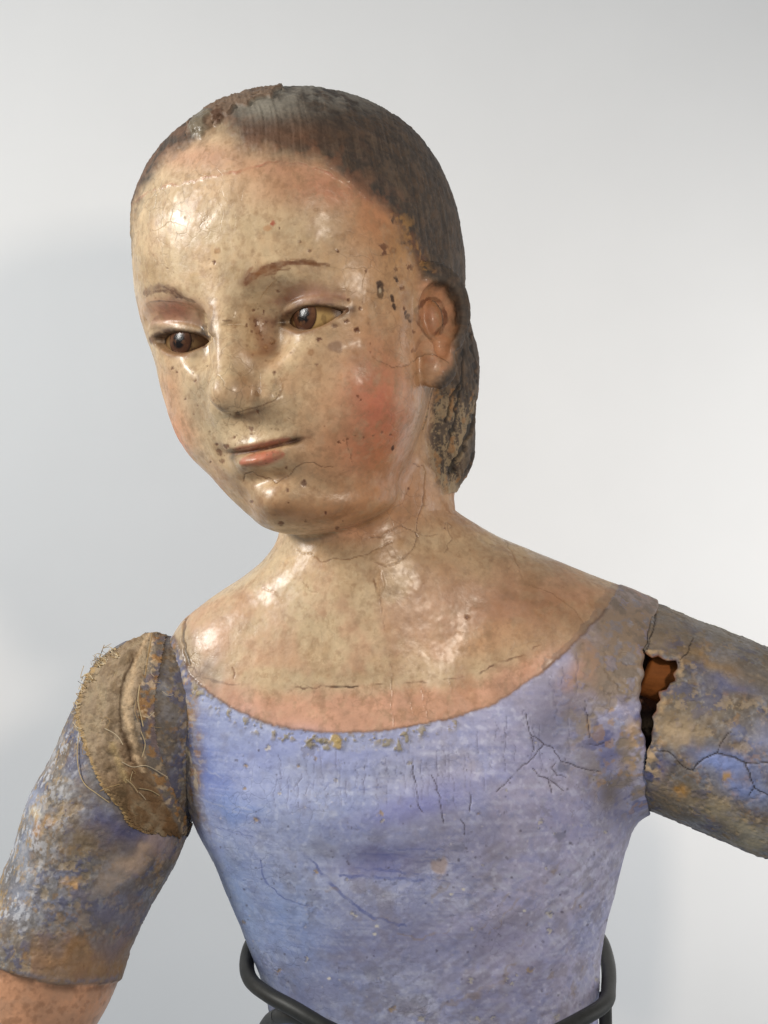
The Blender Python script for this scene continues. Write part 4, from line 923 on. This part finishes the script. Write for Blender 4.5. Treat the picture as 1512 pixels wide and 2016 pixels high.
idx = np.arange(nvv*nu).reshape(nvv, nu); CQ = np.stack([idx[:-1, :-1], idx[:-1, 1:], idx[1:, 1:], idx[1:, :-1]], -1).reshape(-1, 4)
ty = flat[:, 1]; ss = np.tile(sarr, nvv)
cc = lin(146, 130, 110)+np.zeros((len(CP), 3))
def cm(m, c):
    global cc
    cc = cc+(np.array(c)-cc)*np.clip(m, 0, 1)[:, None]
cm(.8*sstep(1460, 1610, ty+30*w1), lin(116, 88, 56)); cm(.6*sstep(0, .6, w1), lin(96, 82, 62)); cm(.6*sstep(.1, .6, -w1), lin(160, 146, 122)); cm(.4*sstep(.1, .7, w2), lin(92, 74, 54)); cm(.3*sstep(.1, .7, fbm(CP, (5, 5, 16), 305, 4, .6)), lin(160, 140, 110))
cm(.8*np.exp(-((ss-.02)/.03)**2), lin(172, 146, 104)); cm(.5*sstep(.38, .55, ss+.1*w1)*(1-sstep(.66, .8, ss))*sstep(1430, 1520, ty+20*w2), lin(108, 78, 50)); cm(.75*np.exp(-((ss-.58-.06*w1)/.03)**2)*(ty > 1300)*(ty < 1500), lin(58, 40, 26)); cm(.8*np.exp(-((ss-.66-.06*w1)/.035)**2)*(ty < 1520), lin(192, 170, 140))
cm(.75*sstep(.74, .82, ss+.05*w1), lin(112, 108, 104)); cm(.7*sstep(.74, .82, ss)*sstep(.1, .35, fbm(CP, 18, 311, 3)), lin(160, 120, 72)); cm(.7*sstep(.76, .84, ss)*sstep(.1, .3, fbm(CP, 26, 312, 3)), lin(104, 102, 116)); cm(.6*sstep(.74, .8, ss)*sstep(.3, .5, fbm(CP, 14, 313, 3)), lin(196, 176, 146))
cm(.6*np.exp(-((ss-.4)/.05)**2)*(ty > 1460)*(ty < 1540), lin(176, 156, 116))
M_CLOTH = bind('rotted_linen', coat=0, bump=0.7, fine=1400, var=.25, spec=.15)
cc = cc*np.array([1.14, 1.07, 1.0])
cl = mesh_obj('shoulder_cloth', CP, CQ, M_CLOTH, figure, cc, np.full(len(CP), .9)); cl['label'] = 'frayed brown linen strip glued over the lowered shoulder joint'
so = cl.modifiers.new('thickness', 'SOLIDIFY'); so.thickness = 2*S; so.offset = -1

def tube(name, pts, r, mat, parent, sides=8, col=None, rgh=.8, close=False):
    pts = np.array(pts, float); n = len(pts); tan = np.gradient(pts, axis=0)
    if close: tan = np.roll(pts, -1, 0)-np.roll(pts, 1, 0)
    tan /= np.linalg.norm(tan, axis=1)[:, None]; up = np.array([.13, -.2, .97])
    a = np.cross(tan, up); a /= np.linalg.norm(a, axis=1)[:, None]; b = np.cross(tan, a)
    rr = r if np.ndim(r) else np.full(n, r)
    ph = np.arange(sides)*2*np.pi/sides
    v = (pts[:, None, :]+rr[:, None, None]*(a[:, None, :]*np.cos(ph)[None, :, None]+b[:, None, :]*np.sin(ph)[None, :, None])).reshape(-1, 3)
    q = []
    for i in range(n if close else n-1):
        j = (i+1) % n
        for k in range(sides): q.append((i*sides+k, i*sides+(k+1) % sides, j*sides+(k+1) % sides, j*sides+k))
    q = np.array(q)
    return mesh_obj(name, v, q, mat, parent, np.zeros((len(v), 3))+col if col is not None else None, np.full(len(v), rgh))
M_THREAD = bind('linen_thread', coat=0, bump=.2, fine=1500, var=.2, spec=.2)
thr = [([(152, 1412), (156, 1440), (152, 1480), (156, 1520), (168, 1545), (190, 1562), (215, 1580)], 1.8, 3, 1), ([(196, 1558), (215, 1550), (236, 1544)], 1.6, 12, 1), ([(248, 1534), (262, 1546), (272, 1560)], 1.3, 14, 1), ([(274, 1552), (296, 1556), (314, 1566)], 1.3, 12, 1), ([(206, 1434), (222, 1442), (234, 1452), (242, 1466)], 1.3, 14, 1),
       ([(275, 1350), (272, 1380), (278, 1410), (282, 1430)], 2.2, 14, 1), ([(282, 1410), (292, 1412), (304, 1402)], 1.2, 14, 1), ([(278, 1440), (286, 1465), (280, 1490)], 1.5, 14, 1), ([(300, 1246), (292, 1290), (286, 1330)], 1.8, 13, 1), ([(268, 1380), (266, 1400), (272, 1420)], 1.2, 16, 1), ([(240, 1500), (262, 1510), (290, 1508), (330, 1530)], 1.2, 13, 1), ([(200, 1420), (208, 1412), (216, 1420), (206, 1434)], 1.1, 14, 1)]
for k in range(30):
    t = rng.uniform(0, 1); i = int(t*(len(LB)-1)*.55); x, y = LB[i]; thr.append(([(x+4, y), (x-rng.uniform(2, 9), y-rng.uniform(-6, 8)), (x-rng.uniform(0, 14), y-rng.uniform(-4, 14))], rng.uniform(.7, 1.2), 8, 1))
for k in range(12):
    x, y = rng.uniform(200, 320), rng.uniform(1310, 1600); a = rng.uniform(0, 6.28); L = rng.uniform(8, 26); thr.append(([(x, y), (x+L*.5*math.cos(a)+rng.normal(0, 3), y+L*.5*math.sin(a)+rng.normal(0, 3)), (x+L*math.cos(a), y+L*math.sin(a))], rng.uniform(.6, 1.1), 12, 1))
for k in range(26):
    x, y = [(204, 1300), (226, 1284), (176, 1332), (196, 1306)][k % 4]; x += rng.normal(0, 5); y += rng.normal(0, 4); a = rng.uniform(2.2, 5.0)
    thr.append(([(x+6, y+6), (x+7*math.cos(a), y+7*math.sin(a)), (x+rng.normal(-6, 6), y+rng.normal(-6, 6)), (x+rng.normal(-4, 8), y+rng.normal(-5, 7))], rng.uniform(.8, 1.4), 6, 1))
for pts, r, lift, _ in thr:
    c2 = catmull(pts, 7); inside = c2.copy()
    p3 = cast(inside, lift=lift)
    # threads that leave the outline stay at the depth of their root
    bad = np.abs(f_left(p3)-lift) > 30
    if bad.any():
        good = np.flatnonzero(~bad); yd = p3[good[np.argmin(np.abs(good))], 1] if len(good) else 40.
        for k in np.flatnonzero(bad): p3[k] = P3(c2[k, 0], c2[k, 1], yd)
    tube('thread', p3, r*.58, M_THREAD, cl, 5, lin(*[(186, 164, 126), (160, 132, 92), (204, 186, 156)][rng.integers(3)]))

# ------------------------------------------------------------------ wooden peg inside the broken joint
M_WOOD = bind('bare_old_wood', bump=.5, fine=420, var=.35, stretch=(.25, 1, 1), spec=.2)
pa, pb = P3(1268, 1318, -52), P3(1400, 1368, -66); tp = np.linspace(0, 1, 40)[:, None]
pg = pa+(pb-pa)*tp; rp_ = 50*np.minimum(1, (np.linspace(0, 1, 40)/.06+.55)); nn = fbm(pg, 9, 321, 3)
po = tube('joint_peg', pg, rp_+1.5*nn, M_WOOD, figure, 40, lin(150, 90, 42), .75); po['label'] = 'bare brown wooden peg inside the broken shoulder joint'

# ------------------------------------------------------------------ metal hoop of the display stand
def plain(name, col, rough, metal=0.0, bump=.1, fine=900):
    m = bind(name, bump=bump, fine=fine, var=.12); return m
M_IRON = bind('blackened_iron', bump=.12, fine=500, var=.3); M_IRON.node_tree.nodes['Principled BSDF'].inputs['Metallic'].default_value = .2
stand = empty('display_stand'); stand['label'] = 'dark grey metal rod hoop holding the figure at the waist'; stand['category'] = 'stand'
ir = lin(46, 46, 43)
left = [(P3(600, 1790, 330)), P3(540, 1808, 250), P3(500, 1838, 150), P3(486, 1880, 60), P3(494, 1916, -20), P3(530, 1945, -90), P3(580, 1972, -140), P3(640, 2008, -175), P3(720, 2056, -205), P3(830, 2086, -215), P3(960, 2076, -205), P3(1060, 2034, -175), P3(1140, 1994, -120), P3(1190, 1962, -50), P3(1198, 1930, 20), P3(1196, 1880, 120), P3(1176, 1830, 220), P3(1120, 1795, 310), P3(980, 1780, 360), P3(780, 1780, 370)]
cl3 = catmull(left+[left[0]], 10)[:-1]-np.array([0, 0, 14.])
tube('hoop', cl3, 15, M_IRON, stand, 20, ir, .5, close=True)
low = catmull([P3(548, 2000, -60), P3(580, 2000, -120), P3(640, 2022, -160), P3(720, 2060, -190), P3(860, 2100, -200)], 10)
tube('lower_rod', low, 15, M_IRON, stand, 18, ir, .5)
low2 = catmull([P3(548, 2000, -60), P3(532, 2010, 20), P3(524, 2030, 150), P3(560, 2040, 300)], 10)
tube('lower_rod', low2, 15, M_IRON, stand, 18, ir, .5)
tube('upright', catmull([P3(1190, 1955, 40), P3(1192, 2000, 40), P3(1194, 2300, 40)], 8), 13, M_IRON, stand, 18, ir, .5)

# ------------------------------------------------------------------ backdrop wall
mw = bpy.data.materials.new('white_wall_paint'); mw.use_nodes = True
nt = mw.node_tree; bsd = nt.nodes['Principled BSDF']; bsd.inputs['Roughness'].default_value = .8
nz = nt.nodes.new('ShaderNodeTexNoise'); nz.inputs['Scale'].default_value = 60; nz.inputs['Detail'].default_value = 8
rp = nt.nodes.new('ShaderNodeMapRange'); rp.inputs[3].default_value = .97; rp.inputs[4].default_value = 1.03; nt.links.new(nz.outputs[0], rp.inputs[0])
vm = nt.nodes.new('ShaderNodeVectorMath'); vm.operation = 'SCALE'; vm.inputs[0].default_value = (.83, .828, .82); nt.links.new(rp.outputs[0], vm.inputs[3]); nt.links.new(vm.outputs[0], bsd.inputs['Base Color'])
bp = nt.nodes.new('ShaderNodeBump'); bp.inputs['Strength'].default_value = .05; bp.inputs['Distance'].default_value = .002; nt.links.new(nz.outputs[0], bp.inputs['Height']); nt.links.new(bp.outputs[0], bsd.inputs['Normal'])
W = 9000; yw = 1500.
wall = mesh_obj('wall', np.array([[-W, yw, -W], [W, yw, -W], [W, yw, W], [-W, yw, W]], float), np.array([[0, 1, 2, 3]]), mw)
wall['kind'] = 'structure'
print('done', round(time.time()-T0, 1), 's')
